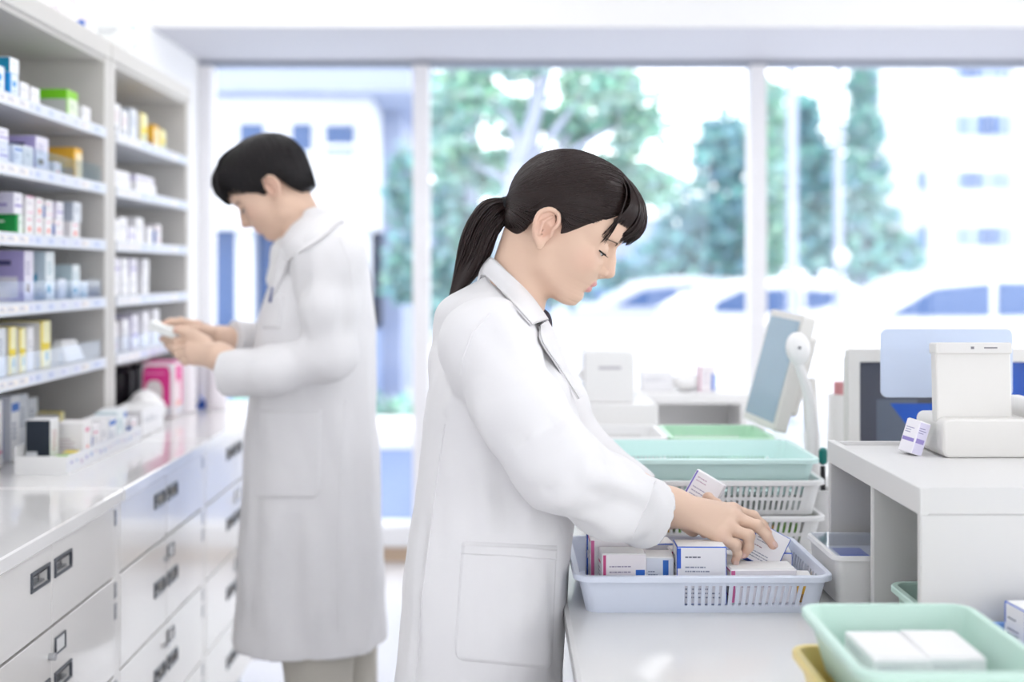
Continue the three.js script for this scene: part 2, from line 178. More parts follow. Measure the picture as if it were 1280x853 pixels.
// ---------- steel drawer cabinets along the left wall ----------
const FX = -0.78, TOP = EYE - 0.437;
const ROWS = [0.863, 0.717, 0.52, 0.325, 0.13];
function cabinetUnit(zc, label) {
  const t = thing('drawer_cabinet', label, 'cabinet', [FX, 0, -zc], 0, 'steel cabinets under the left worktop');
  const W2 = 0.35, D = 0.60;
  part(t, 'body', merge([box(-D, -0.02, 0.10, 0.865, -W2 + 0.001, W2 - 0.001), cbox(-0.03, -0.001, 0.10, 0.865, -W2 + 0.001, -W2 + 0.019, 0.002), cbox(-0.03, -0.001, 0.10, 0.865, W2 - 0.019, W2 - 0.001, 0.002)]), M.steel);
  part(t, 'plinth', box(-D, -0.06, 0, 0.10, -W2 + 0.001, W2 - 0.001), mat(lin(0.25, 0.25, 0.26), 0.6));
  const plate = cbox(-0.0005, 0.001, -0.016, 0.016, -0.007, 0.007, 0.0004), plateM = mat(lin(0.16, 0.17, 0.2), 0.3, { metalness: 0.6 });
  const win = cbox(0.001, 0.0016, -0.006, 0.006, -0.0045, 0.0045, 0.0002);
  for (let r = 0; r < 4; r++) {
    const y1 = ROWS[r] - 0.0025, y0 = ROWS[r + 1] + 0.0025, hy = r === 0 ? 0.815 : (y0 + y1) / 2 - 0.002;
    for (const s of [1, -1]) {               // near leaf, far leaf
      const z0 = s > 0 ? 0.0015 : -0.33, z1 = s > 0 ? 0.33 : -0.0015, hz = s * 0.052;
      // front with a real opening for the recessed pull
      const sh = new THREE.Shape(); sh.moveTo(z0, y0); sh.lineTo(z1, y0); sh.lineTo(z1, y1); sh.lineTo(z0, y1); sh.closePath();
      const hole = new THREE.Path(); hole.moveTo(hz - 0.036, hy - 0.013); hole.lineTo(hz - 0.036, hy + 0.013); hole.lineTo(hz + 0.036, hy + 0.013); hole.lineTo(hz + 0.036, hy - 0.013); hole.closePath(); sh.holes.push(hole);
      const g = new THREE.ExtrudeGeometry(sh, { depth: 0.014, bevelEnabled: true, bevelSize: 0.0012, bevelThickness: 0.0012, bevelSegments: 1, bevelOffset: -0.0012 });
      g.applyMatrix4(new THREE.Matrix4().makeBasis(v(0, 0, 1), v(0, 1, 0), v(-1, 0, 0))); // shape x -> z, depth -> -x
      const d = part(t, 'door', g.translate(-0.0014, 0, 0), M.steel);
      const hd = part(d, 'handle', merge([cbox(-0.002, 0.003, hy + 0.012, hy + 0.017, hz - 0.041, hz + 0.041, 0.001), cbox(-0.002, 0.003, hy - 0.017, hy - 0.012, hz - 0.041, hz + 0.041, 0.001), cbox(-0.002, 0.003, hy - 0.012, hy + 0.012, hz - 0.041, hz - 0.035, 0.001), cbox(-0.002, 0.003, hy - 0.012, hy + 0.012, hz + 0.035, hz + 0.041, 0.001)]), M.darkChrome);
      hd.userData.label = 'dark recessed pull';
      part(d, 'handle_cup', merge([box(-0.0178, -0.0168, hy - 0.013, hy + 0.013, hz - 0.036, hz + 0.036), box(-0.017, -0.006, hy - 0.0135, hy - 0.009, hz - 0.035, hz + 0.035)]), M.chrome);
      part(d, 'handle_lip', box(-0.0165, -0.0005, hy + 0.0075, hy + 0.013, hz - 0.036, hz + 0.036), M.cavity);
      if (r > 0 && s < 0) {
        const ly = y1 - 0.036; const lh = part(d, 'label_holder', merge([cbox(0, 0.003, ly + 0.012, ly + 0.0155, -0.062, -0.012, 0.0008), cbox(0, 0.003, ly - 0.0155, ly - 0.012, -0.062, -0.012, 0.0008), cbox(0, 0.003, ly - 0.012, ly + 0.012, -0.062, -0.058, 0.0008), cbox(0, 0.003, ly - 0.012, ly + 0.012, -0.016, -0.012, 0.0008)]), M.darkChrome);
        lh.userData.label = 'dark framed label holder'; part(d, 'label_card', box(0, 0.001, ly - 0.012, ly + 0.012, -0.058, -0.016), M.paper);
      }
      if (r > 0 && s > 0) part(d, 'knob', new THREE.CylinderGeometry(0.006, 0.007, 0.012, 12).rotateZ(Math.PI / 2).translate(0.005, y1 - 0.045, 0.012), M.chrome);
    }
    for (const k of r === 0 ? [0] : [0, 1]) { const py = y1 - 0.025 - k * 0.042; const p = part(t, 'hinge_plate', plate.clone().translate(-0.001, py, -W2 + 0.0095), plateM); part(p, 'hinge_slot', win.clone().translate(-0.001, py + 0.006, -W2 + 0.0095), M.chrome); part(p, 'hinge_slot', win.clone().translate(-0.001, py - 0.007, -W2 + 0.0095), M.chrome); }
  }
  return t;
}
cabinetUnit(2.07, 'white steel cabinet at the lower left corner, nearest of the row');
cabinetUnit(2.77, 'white steel cabinet in the middle of the row left of the man');
cabinetUnit(3.47, 'white steel cabinet half hidden by the hem of the man\'s coat');
{
  const t = thing('worktop', 'glossy white worktop over the left steel cabinets', 'worktop', [FX, 0, 0]);
  for (const [a, b] of [[1.35, 2.418], [2.422, 3.118], [3.122, 4.05]]) part(t, 'top_panel', cbox(-0.62, 0.014, TOP - 0.027, TOP, -b, -a, 0.003), M.worktop);
}
// ---------- shelving racks on the worktop ----------
const RX = -1.06, RB = XL + 0.002, SHELF_Y = [0.383, 0.234, 0.0845, -0.0676, -0.227].map((h) => EYE + h), RACKTOP = [EYE + 0.559, EYE + 0.62];
const RACKS = [[2.43, 3.23], [3.235, 4.05]];
const tagTex = canvasTex(1024, 32, (c, w, h) => { c.fillStyle = '#dfe4f0'; c.fillRect(0, 0, w, h); let x = 10; while (x < w - 60) { const k = 36 + rnd() * 50; c.fillStyle = ['#f4eef0', '#eef2fa', '#e6e8fa', '#f6efe8', '#d3dcf4'][Math.floor(rnd() * 5)]; c.fillRect(x, 5, k, 22); c.fillStyle = '#9fa9cc'; c.fillRect(x + 5, 10, k * 0.5, 3); c.fillRect(x + 5, 17, k * 0.65, 3); x += k + 8 + (rnd() < 0.3 ? 50 : 0); } });
RACKS.forEach(([a, b], i) => {
  const t = thing('shelving_rack', ['tall white shelving rack at the left edge, full of cartons', 'white shelving rack next to the window, behind the man\'s hands'][i], 'rack', [0, 0, 0], 0, 'shelving racks on the left worktop');
  const pw = 0.04;
  for (const z of [a, b - pw]) part(t, 'side_panel', cbox(RB, RX, TOP, RACKTOP[1], -z - pw, -z, 0.003), M.rack);
  part(t, 'back_panel', box(RB, RB + 0.012, TOP, RACKTOP[0], -b + pw, -a - pw), M.rack);
  part(t, 'top_panel', merge([cbox(RB, RX + 0.004, RACKTOP[0] + 0.012, RACKTOP[1], -b, -a, 0.003), box(RB + 0.012, RX - 0.004, RACKTOP[0], RACKTOP[0] + 0.012, -b + pw, -a - pw)]), M.rack);
  for (const y of SHELF_Y) {
    const s = part(t, 'shelf', cbox(RB + 0.012, RX - 0.006, y - 0.022, y, -b + pw + 0.001, -a - pw - 0.001, 0.002), M.shelf);
    const pr = new THREE.PlaneGeometry(b - a - 2 * pw - 0.006, 0.022); pr.rotateY(Math.PI / 2); pr.translate(RX + 0.0035, y - 0.0135, -(a + b) / 2);
    part(s, 'price_rail', cbox(RX - 0.006, RX + 0.003, y - 0.028, y + 0.001, -b + pw + 0.001, -a - pw - 0.001, 0.001), M.shelf);
    part(s, 'price_tag_strip', pr, mat(0xffffff, 0.4, { map: tagTex }));
  }
});
// clear plastic bin fronts along three of the shelves
for (const [i, k] of [[0, 1], [0, 3], [0, 4], [1, 4]]) {
  const [a, b] = RACKS[i], y = SHELF_Y[k], L = b - a - 0.09;
  const t = thing('bin_divider', 'clear plastic lip along the ' + ['top', 'second', 'third', 'fourth', 'lowest'][k] + ' shelf, ' + (i ? 'rack by window' : 'left rack'), 'shelf divider', [RX - 0.008, y + 0.001, -(a + b) / 2]);
  part(t, 'front', box(-0.0008, 0.0008, 0, 0.045, -L / 2, L / 2), M.clear);
  for (let q = 0; q < 5; q++) { const z = -L / 2 + (q + 0.5) * L / 5 + 0.06; if (q) part(t, 'rib', box(-0.012, -0.001, 0, 0.03, z - 0.0007, z + 0.0007), M.clear); }
}
// goods on the shelves: [x in the picture of the near front corner, width along the shelf, height, depth, print, lift]
const ORD = ['first', 'second', 'third', 'fourth', 'fifth', 'sixth', 'seventh', 'eighth', 'ninth', 'tenth', 'eleventh', 'twelfth', 'thirteenth', 'fourteenth', 'fifteenth', 'sixteenth', 'seventeenth', 'eighteenth'];
const zAt = (px, X = -RX) => X * F / (CX - px);
function shelfGoods(rack, k, list, back = 0.018) {
  const y = k < 5 ? SHELF_Y[k] : TOP, where = (k < 5 ? ['top', 'second', 'third', 'fourth', 'lowest'][k] + ' shelf' : 'bottom bay') + ', ' + (rack ? 'rack by window' : 'left rack');
  list.forEach(([px, w, h, d, style, lift = 0, bk = back], i) => {
    const z = zAt(px);
    carton(style, d, h, w, [RX - bk - d / 2, y + 0.001 + lift + h / 2, -z - w / 2], null, `${WORDS[style]}, ${ORD[i]} on ${where}`, 'cartons on the racks');
  });
}
shelfGoods(0, 0, [[4, 0.05, 0.058, 0.12, 'azure'], [22, 0.050, 0.052, 0.12, 'azure'], [23, 0.048, 0.034, 0.11, 'teal', 0.0525], [36, 0.045, 0.042, 0.10, 'plain'], [49, 0.05, 0.04, 0.10, 'plain'], [93, 0.075, 0.068, 0.16, 'green'], [112, 0.06, 0.042, 0.12, 'plain'], [80, 0.06, 0.05, 0.08, 'plain', 0, 0.20]]);
shelfGoods(0, 1, [[-8, 0.06, 0.075, 0.12, 'violet'], [9, 0.05, 0.04, 0.1, 'violet'], [9.5, 0.048, 0.035, 0.1, 'violet', 0.0405], [28, 0.045, 0.045, 0.1, 'blue'], [40, 0.055, 0.05, 0.1, 'plain'], [55, 0.075, 0.08, 0.14, 'lilac'], [102, 0.055, 0.078, 0.13, 'amber'], [78, 0.04, 0.03, 0.08, 'redDot']]);
shelfGoods(0, 2, [[-6, 0.05, 0.04, 0.12, 'meadow'], [31, 0.035, 0.042, 0.14, 'meadow'], [-6, 0.05, 0.05, 0.1, 'violet', 0.0405], [28, 0.045, 0.048, 0.12, 'violet', 0.0425], [42, 0.045, 0.042, 0.1, 'redDot'], [43, 0.045, 0.045, 0.1, 'pink', 0.0425], [54, 0.045, 0.042, 0.1, 'redDot'], [55, 0.042, 0.044, 0.1, 'redDot', 0.0425], [66, 0.045, 0.04, 0.1, 'redDot'], [67, 0.045, 0.044, 0.1, 'rose', 0.0405], [79, 0.05, 0.042, 0.1, 'rose'], [80, 0.046, 0.042, 0.1, 'violet', 0.0425], [98, 0.06, 0.04, 0.1, 'redDot'], [101, 0.055, 0.05, 0.1, 'slate', 0.0405]]);
shelfGoods(0, 3, [[-4, 0.045, 0.115, 0.1, 'rose'], [43, 0.052, 0.115, 0.16, 'lilac'], [69, 0.055, 0.115, 0.13, 'cyan'], [102, 0.05, 0.085, 0.12, 'cyan'], [85, 0.045, 0.05, 0.08, 'slate'], [112, 0.05, 0.04, 0.09, 'cyan']], 0.022);
shelfGoods(0, 4, [[-6, 0.045, 0.1, 0.1, 'slate'], [10, 0.04, 0.105, 0.11, 'slate'], [24, 0.04, 0.105, 0.11, 'lemon'], [37, 0.035, 0.1, 0.11, 'lemon'], [47, 0.035, 0.1, 0.11, 'plain'], [63, 0.06, 0.11, 0.13, 'lemon'], [84, 0.04, 0.1, 0.12, 'plain', 0, 0.09], [100, 0.045, 0.095, 0.12, 'slate', 0, 0.10]], 0.022);
shelfGoods(0, 5, [[-4, 0.05, 0.16, 0.1, 'plain', 0, 0.03], [27, 0.045, 0.15, 0.1, 'rose', 0, 0.06], [52, 0.05, 0.15, 0.1, 'blue', 0, 0.07], [75, 0.06, 0.14, 0.1, 'slate', 0, 0.10], [96, 0.06, 0.12, 0.1, 'slate', 0, 0.12], [105, 0.03, 0.08, 0.06, 'lemon', 0, 0.06]]);
shelfGoods(1, 0, [[150, 0.06, 0.085, 0.1, 'navy'], [160, 0.06, 0.075, 0.1, 'navy'], [171, 0.06, 0.09, 0.1, 'slate'], [184, 0.06, 0.09, 0.1, 'lemon'], [199, 0.06, 0.07, 0.1, 'amber'], [208, 0.055, 0.065, 0.1, 'lemon']]);
shelfGoods(1, 1, [[149, 0.16, 0.03, 0.2, 'plain'], [149, 0.15, 0.02, 0.2, 'plain', 0.0305], [178, 0.2, 0.03, 0.2, 'plain'], [178, 0.18, 0.022, 0.2, 'violet', 0.0305]]);
shelfGoods(1, 2, [[149, 0.06, 0.06, 0.1, 'plain'], [158, 0.065, 0.07, 0.1, 'plain'], [169, 0.06, 0.045, 0.1, 'violet'], [178, 0.07, 0.075, 0.1, 'plain'], [192, 0.055, 0.05, 0.1, 'plain'], [203, 0.05, 0.062, 0.1, 'rose']]);
shelfGoods(1, 3, [[149, 0.06, 0.055, 0.1, 'plain'], [150, 0.058, 0.05, 0.1, 'violet', 0.0555], [160, 0.065, 0.05, 0.1, 'plain'], [160, 0.06, 0.055, 0.1, 'plain', 0.0505], [171, 0.06, 0.055, 0.1, 'plain'], [171.5, 0.055, 0.05, 0.1, 'violet', 0.0555], [186, 0.06, 0.055, 0.1, 'plain'], [187, 0.055, 0.05, 0.1, 'plain', 0.0555]]);
shelfGoods(1, 4, [[149, 0.06, 0.085, 0.1, 'rose'], [163, 0.055, 0.09, 0.1, 'plain'], [175, 0.055, 0.1, 0.1, 'violet'], [188, 0.06, 0.105, 0.1, 'plain'], [201, 0.06, 0.11, 0.1, 'plain']], 0.022);
// on top of the racks
carton('pink', 0.1, 0.075, 0.05, [RX - 0.09, RACKTOP[1] + 0.038, -3.07], null, 'white carton edged in pink on top of the left rack', 'cartons on the racks');
carton('rose', 0.1, 0.06, 0.05, [RX - 0.09, RACKTOP[1] + 0.031, -3.18], null, 'small white carton beside the pink one on the left rack', 'cartons on the racks');
carton('mintDot', 0.10, 0.11, 0.06, [RX - 0.06, RACKTOP[1] + 0.056, -3.46], null, 'white carton with green squares standing on top of the rack by the window', 'cartons on the racks');
// paper bag on the lowest shelf, left rack
{
  const g = chamfer(0.06, 0.055, 0.12, 0.004), p = g.attributes.position;
  for (let i = 0; i < p.count; i++) { const y = p.getY(i); if (y > 0) { p.setX(i, p.getX(i) * 0.35); p.setZ(i, p.getZ(i) * 0.86); p.setY(i, y + Math.sin(p.getZ(i) * 60) * 0.004); } }
  g.computeVertexNormals();
  solo('paper_bag', g, M.paper, 'crumpled white paper bag at the right end of the lowest shelf, left rack', 'bag', null, [RX + 0.002 - 0.045, SHELF_Y[4] + 0.0285, -zAt(103)]);
}
// long cardboard tray with cartons standing in it, on the worktop
{
  const z0 = 2.58, z1 = 3.10, x0 = RX + 0.008, D = 0.115, y = TOP, h = 0.04;
  const tex = canvasTex(512, 64, (c, w, hh) => { c.fillStyle = '#f0f1f6'; c.fillRect(0, 0, w, hh); for (let i = 0; i < 16; i++) { c.fillStyle = ['#a9a6d6', '#9fb2dc', '#c9b6d0'][i % 3]; c.fillRect(14 + i * 31, 20 + rnd() * 10, 8 + rnd() * 6, 6 + rnd() * 12); } });
  const t = thing('carton_tray', 'long white cardboard tray holding upright cartons on the left worktop', 'tray', [x0, y, -(z0 + z1) / 2]);
  const L = (z1 - z0) / 2;
  part(t, 'base', box(0, D, 0, 0.003, -L, L), M.paper);
  const fg = box(D - 0.003, D, 0.003, h, -L, L); part(t, 'front_wall', fg, mat(0xffffff, 0.6, { map: tex }));
  part(t, 'back_wall', box(0, 0.003, 0.003, h + 0.02, -L, L), M.paper);
  part(t, 'end_wall', box(0.003, D - 0.003, 0.003, h, L - 0.003, L), M.paper); part(t, 'end_wall', box(0.003, D - 0.003, 0.003, h, -L, -L + 0.003), M.paper);
  const xf = x0 + D - 0.006;
  [[2.60, 0.04, 0.03, 0.04, 'green', 0], [2.645, 0.03, 0.035, 0.03, 'lemon', 0], [2.615, 0.05, 0.11, 0.055, 'navy', 0.045], [2.69, 0.055, 0.095, 0.06, 'redDot', 0], [2.755, 0.05, 0.08, 0.055, 'rose', 0], [2.81, 0.05, 0.085, 0.055, 'plain', 0], [2.865, 0.055, 0.085, 0.055, 'blue', 0], [2.925, 0.055, 0.09, 0.055, 'cyan', 0], [2.985, 0.05, 0.09, 0.055, 'blue', 0.01], [3.04, 0.045, 0.06, 0.05, 'rose', 0]].forEach(([z, w, hh, d, st, bk], i) => carton(st, d, hh, w, [xf - bk - d / 2, y + 0.004 + hh / 2, -z - w / 2], null, `${WORDS[st]}, ${ORD[i]} in the long cardboard tray`, 'cartons in the cardboard tray', false));
}
// things on the worktop below the rack by the window
carton('plain', 0.10, 0.07, 0.20, [-1.0, TOP + 0.036, -3.25], [0, 0.0, 0], 'low white carton lying at the foot of the rack by the window', 'cartons on the left worktop', true);
function bottle(name, prof, m, capProf, capM, pos, label, group) {
  const t = thing(name, label, 'bottle', pos, 0, group);
  part(t, 'body', new THREE.LatheGeometry(prof.map(([r, y]) => new THREE.Vector2(r, y)), 24), m);
  part(t, 'cap', new THREE.LatheGeometry(capProf.map(([r, y]) => new THREE.Vector2(r, y)), 24), capM);
  return t;
}
const botP = (r, h) => [[0, 0], [r * 0.96, 0], [r, 0.004], [r, h * 0.72], [r * 0.9, h * 0.8], [r * 0.45, h * 0.86], [r * 0.45, h * 0.9]], capP = (r, h) => [[0, h * 0.9], [r * 0.62, h * 0.9], [r * 0.62, h * 0.995], [r * 0.55, h], [0, h]];
const darkGlass = mat(lin(0.015, 0.012, 0.02), 0.15);
[[3.66, -1.17], [3.75, -1.17], [3.84, -1.17]].forEach(([z, x], i) => bottle('medicine_bottle', botP(0.036, 0.17), darkGlass, capP(0.05, 0.17), M.whitePl, [x, TOP, -z], `dark bottle with a white cap, ${ORD[i]} behind the white bag`, 'dark bottles at the rack by the window'));
{ // plump white plastic bag
  const g = new THREE.SphereGeometry(1, 28, 20); const p = g.attributes.position;
  for (let i = 0; i < p.count; i++) { let x = p.getX(i), y = p.getY(i), z = p.getZ(i); const n = 1 + 0.06 * Math.sin(x * 7 + y * 5) * Math.cos(z * 8 - y * 4) + 0.04 * Math.sin(13 * z + 9 * x); x *= n; z *= n; if (y > 0.4) { x *= 0.8; z *= 0.8; } p.setXYZ(i, x * 0.055, (Math.max(y, -0.75) + 0.75) * 0.056, z * 0.085); }
  g.computeVertexNormals(); solo('plastic_bag', g, M.whitePl, 'plump white plastic bag between the low carton and the pink box', 'bag', null, [-1.035, TOP, -3.455]);
}
{ // pink box with a white arch
  const tex = canvasTex(256, 256, (c) => { c.fillStyle = '#e9e6ec'; c.fillRect(0, 0, 256, 256); c.fillStyle = '#e0348c'; c.beginPath(); c.roundRect(0, 6, 236, 200, 40); c.fill(); c.fillRect(0, 100, 236, 106); c.fillStyle = '#ee79b4'; c.fillRect(0, 36, 190, 12); c.fillStyle = '#efe6e6'; c.beginPath(); c.roundRect(20, 76, 150, 140, 56); c.fill(); c.fillStyle = '#f0b48a'; c.fillRect(60, 186, 90, 22); c.fillStyle = '#d8d5dc'; c.fillRect(0, 214, 256, 42); });
  const t = thing('pink_box', 'hot pink box with a pale arch printed on it', 'box', [-1.03, TOP, -3.62]);
  part(t, 'body', chamfer(0.10, 0.165, 0.1, 0.006).translate(0, 0.083, 0), mat(0xffffff, 0.4, { map: tex }));
  part(t, 'lid_flap', cbox(-0.048, 0.048, 0.1655, 0.168, -0.047, 0.047, 0.001), mat(lin(0.75, 0.12, 0.35), 0.4));
}
[[-1.0, 3.74, 0.20, 0.04], [-1.0, 3.92, 0.19, 0.038], [-0.92, 3.84, 0.17, 0.034]].forEach(([x, z, h, r], i) => bottle('medicine_bottle', botP(r, h), mat(lin(0.86, 0.82, 0.86), 0.4), capP(r * 1.3, h), mat(lin(0.85, 0.62, 0.75), 0.4), [x, TOP, -z], `white bottle with a pinkish cap, ${['tallest', 'rearmost', 'shortest'][i]} of three right of the pink box`, 'white bottles on the left worktop'));
{ // small blue tape holder
  const t = thing('tape_dispenser', 'small blue tape holder at the far end of the left worktop', 'tape holder', [SH(246, 3.86), TOP, -3.86]);
  const s = new THREE.Shape(); s.moveTo(-0.03, 0); s.lineTo(0.03, 0); s.lineTo(0.03, 0.02); s.lineTo(0.018, 0.022); s.quadraticCurveTo(0.006, 0.045, -0.012, 0.022); s.lineTo(-0.03, 0.02); s.closePath();
  part(t, 'body', new THREE.ExtrudeGeometry(s, { depth: 0.02, bevelEnabled: true, bevelSize: 0.002, bevelThickness: 0.002, bevelSegments: 2 }).translate(0, 0.002, -0.01), mat(lin(0.01, 0.10, 0.55), 0.35));
  part(t, 'tape_roll', new THREE.TorusGeometry(0.009, 0.004, 8, 20).translate(0.002, 0.026, 0.014), M.whitePl);
}
// ---------- plastic baskets with real slots ----------
const SIDES = [[1, 0, 0, 1], [0, -1, 1, 0], [-1, 0, 0, -1], [0, 1, -1, 0]]; // along x,z ; outward x,z : front, right, back, left
function perimeter(w, d, t, r, breaks) {
  const cols = [];
  SIDES.forEach(([ax, az, nx, nz], si) => {
    for (const b of breaks[si]) cols.push({ si, s: b, at: (e) => { const hw = w / 2 - t * (1 - e), hd = d / 2 - t * (1 - e), L = (ax ? hw : hd) - r, N = nx ? hw : hd; return [ax * b * L + nx * N, az * b * L + nz * N, nx, nz]; } });
    const [bx, bz, mx, mz] = SIDES[(si + 1) % 4];
    for (let k = 1; k < 9; k++) { const a = k / 9 * Math.PI / 2, ux = nx * Math.cos(a) + mx * Math.sin(a), uz = nz * Math.cos(a) + mz * Math.sin(a);
      cols.push({ si: 4, at: (e) => { const hw = w / 2 - t * (1 - e), hd = d / 2 - t * (1 - e); return [(nx + mx) * (hw - r) + ux * r, (nz + mz) * (hd - r) + uz * r, ux, uz]; } }); }
  });
  return cols;
}
function quads() { const pos = []; return { q(a, b, c, d) { pos.push(...a, ...b, ...c, ...a, ...c, ...d); }, geo() { const g = new THREE.BufferGeometry(); g.setAttribute('position', new THREE.Float32BufferAttribute(pos, 3)); g.computeVertexNormals(); return g; } }; }
// slots: for each side null or {n, from, to, rows:[[v0,v1],...]}
function basketWall(w, d, h, t, r, th, slots) {
  const vset = new Set([0, 1]); slots.forEach((s) => s?.rows.forEach(([a, b]) => { vset.add(a); vset.add(b); }));
  const vs = [...vset].sort((a, b) => a - b);
  const breaks = slots.map((s) => { if (!s) return [-1, 1]; const out = new Set([-1, 1]); for (let i = 0; i < s.n; i++) { const a = s.from + (s.to - s.from) * i / s.n, k = (s.to - s.from) / s.n; out.add(a + k * 0.28); out.add(a + k * 0.72); } return [...out].sort((a, b) => a - b); });
  const cols = perimeter(w, d, t, r, breaks), n = cols.length, Q = quads();
  const pt = (i, e, inner) => { const [x, z, nx, nz] = cols[(i + n) % n].at(e); return [x - nx * inner * th, e * h, z - nz * inner * th]; };
  const open = (i, j) => { if (j < 0 || j >= vs.length - 1) return false; const a = cols[(i + n) % n], b = cols[(i + 1) % n]; if (a.si === 4 || b.si !== a.si) return false; const s = slots[a.si]; if (!s) return false; const m = (a.s + b.s) / 2, k = (m - s.from) / (s.to - s.from) * s.n; if (k < 0 || k > s.n) return false; const fr = k - Math.floor(k); if (fr < 0.28 || fr > 0.72) return false; const e = (vs[j] + vs[j + 1]) / 2; return s.rows.some(([p, q]) => e > p && e < q); };
  for (let i = 0; i < n; i++) for (let j = 0; j < vs.length - 1; j++) {
    const a = vs[j], b = vs[j + 1];
    if (!open(i, j)) { Q.q(pt(i, a, 0), pt(i + 1, a, 0), pt(i + 1, b, 0), pt(i, b, 0)); Q.q(pt(i + 1, a, 1), pt(i, a, 1), pt(i, b, 1), pt(i + 1, b, 1)); if (j === vs.length - 2) Q.q(pt(i, b, 0), pt(i + 1, b, 0), pt(i + 1, b, 1), pt(i, b, 1)); }
    else { if (!open(i - 1, j)) Q.q(pt(i, a, 0), pt(i, b, 0), pt(i, b, 1), pt(i, a, 1)); if (!open(i + 1, j)) Q.q(pt(i + 1, a, 1), pt(i + 1, b, 1), pt(i + 1, b, 0), pt(i + 1, a, 0)); if (!open(i, j - 1)) Q.q(pt(i, a, 0), pt(i, a, 1), pt(i + 1, a, 1), pt(i + 1, a, 0)); if (!open(i, j + 1)) Q.q(pt(i, b, 1), pt(i, b, 0), pt(i + 1, b, 0), pt(i + 1, b, 1)); }
  }
  return Q.geo();
}
function ring(w, d, r, y, prof) {
  const cols = perimeter(w, d, 0, r, [[-1, 1], [-1, 1], [-1, 1], [-1, 1]]), n = cols.length, Q = quads();
  const pt = (i, k) => { const [x, z, nx, nz] = cols[i % n].at(1), [o, u] = prof[k % prof.length]; return [x + nx * o, y + u, z + nz * o]; };
  for (let i = 0; i < n; i++) for (let k = 0; k < prof.length; k++) Q.q(pt(i, k), pt(i + 1, k), pt(i + 1, k + 1), pt(i, k + 1));
  return Q.geo();
}
function basket(name, label, w, d, h, m, pos, turn, slots, group, t = 0.012) {
  const o = thing(name, label, 'basket', pos, turn, group), r = 0.02;
  part(o, 'wall', basketWall(w, d, h, t, r, 0.0025, slots), m);
  part(o, 'base', new THREE.ExtrudeGeometry(rrShape(w - 2 * t - 0.001, d - 2 * t - 0.001, r), { depth: 0.003, bevelEnabled: false, curveSegments: 4 }).rotateX(-Math.PI / 2), m);
  part(o, 'rim', ring(w, d, r, h, [[-0.003, -0.001], [-0.002, 0.0015], [0.0055, 0.0015], [0.007, 0], [0.007, -0.007], [0.005, -0.007], [0.0045, -0.001]]), m);
  return o;
}
const slotRow = (n, from, to, rows) => ({ n, from, to, rows });

// ---------- right counter ----------
const CT = EYE - 0.5;
{
  const t = thing('counter', 'long white counter the woman works at', 'counter', [0.09, 0, 0]);
  part(t, 'top', cbox(0, 1.5, CT - 0.035, CT, -2.72, -0.75, 0.006), M.desk);
  part(t, 'front_panel', box(0.03, 0.05, 0.08, CT - 0.035, -2.70, -0.77), M.desk);
  part(t, 'side_panel', box(0.05, 1.48, 0.0, CT - 0.035, -2.70, -2.68), M.desk); part(t, 'side_panel', box(0.05, 1.48, 0.0, CT - 0.035, -0.79, -0.77), M.desk);
  part(t, 'kick_board', box(0.06, 0.07, 0, 0.08, -2.68, -0.79), M.darkChrome);
}
// the basket she sorts
const BX0 = 0.1065, BX1 = 0.478;
basket('basket', 'pale blue white basket full of cartons under the woman\'s hand', 0.366, 0.262, 0.056, M.blueWhite, [(BX0 + BX1) / 2, CT, -1.878], 0, [slotRow(18, -0.20, 0.95, [[0.2, 0.74]]), slotRow(12, -0.85, 0.85, [[0.16, 0.8]]), slotRow(26, -0.95, 0.95, [[0.16, 0.8]]), null], 'plastic baskets on the counter');
{
  const y = CT + 0.004, G = 'cartons in the sorted basket';
  const put = (st, w, h, d, x, z, label, ry = 0, lift = 0, rx = 0, rz = 0, flap = true) => carton(st, w, h, d, [x, y + lift + h / 2, -z], [rx, ry, rz], label, G, flap);
  put('rose', 0.066, 0.075, 0.05, 0.178, 1.812, 'white carton with rose print, front left in the pale blue basket', 0.03);
  put('pink', 0.085, 0.084, 0.05, 0.175, 1.868, 'carton edged in pink behind the front left one in the basket');
  put('script', 0.085, 0.088, 0.05, 0.174, 1.925, 'white carton behind the pink edged one, left in the basket', -0.03);
  put('blue', 0.042, 0.066, 0.05, 0.236, 1.83, 'narrow carton with a blue bar between the two front cartons', -0.06);
  put('script', 0.06, 0.07, 0.05, 0.235, 1.90, 'carton lying under her sleeve in the basket', 0.1);
  put('script', 0.074, 0.086, 0.05, 0.295, 1.812, 'white carton with printed lines, front middle of the basket', -0.02);
  put('rose', 0.07, 0.066, 0.06, 0.290, 1.88, 'carton standing behind the front middle one under her wrist', 0.05);
  put('pink', 0.10, 0.050, 0.055, 0.388, 1.822, 'flat carton edged in pink under her fingertips', 0.02);
  put('rose', 0.06, 0.045, 0.08, 0.37, 1.905, 'flat carton with rose print below the one she lifts', 0.15);
  put('script', 0.07, 0.058, 0.07, 0.418, 1.905, 'white carton at the right end of the basket', -0.12);
  put('amber', 0.035, 0.036, 0.05, 0.448, 1.825, 'small amber carton in the right corner of the basket', -0.1);
  put('plain', 0.05, 0.07, 0.04, 0.225, 1.968, 'plain white carton along the back wall of the basket', 0.02);
  put('blue', 0.06, 0.066, 0.04, 0.42, 1.968, 'carton with a blue bar at the back right of the basket', 0.03);
}
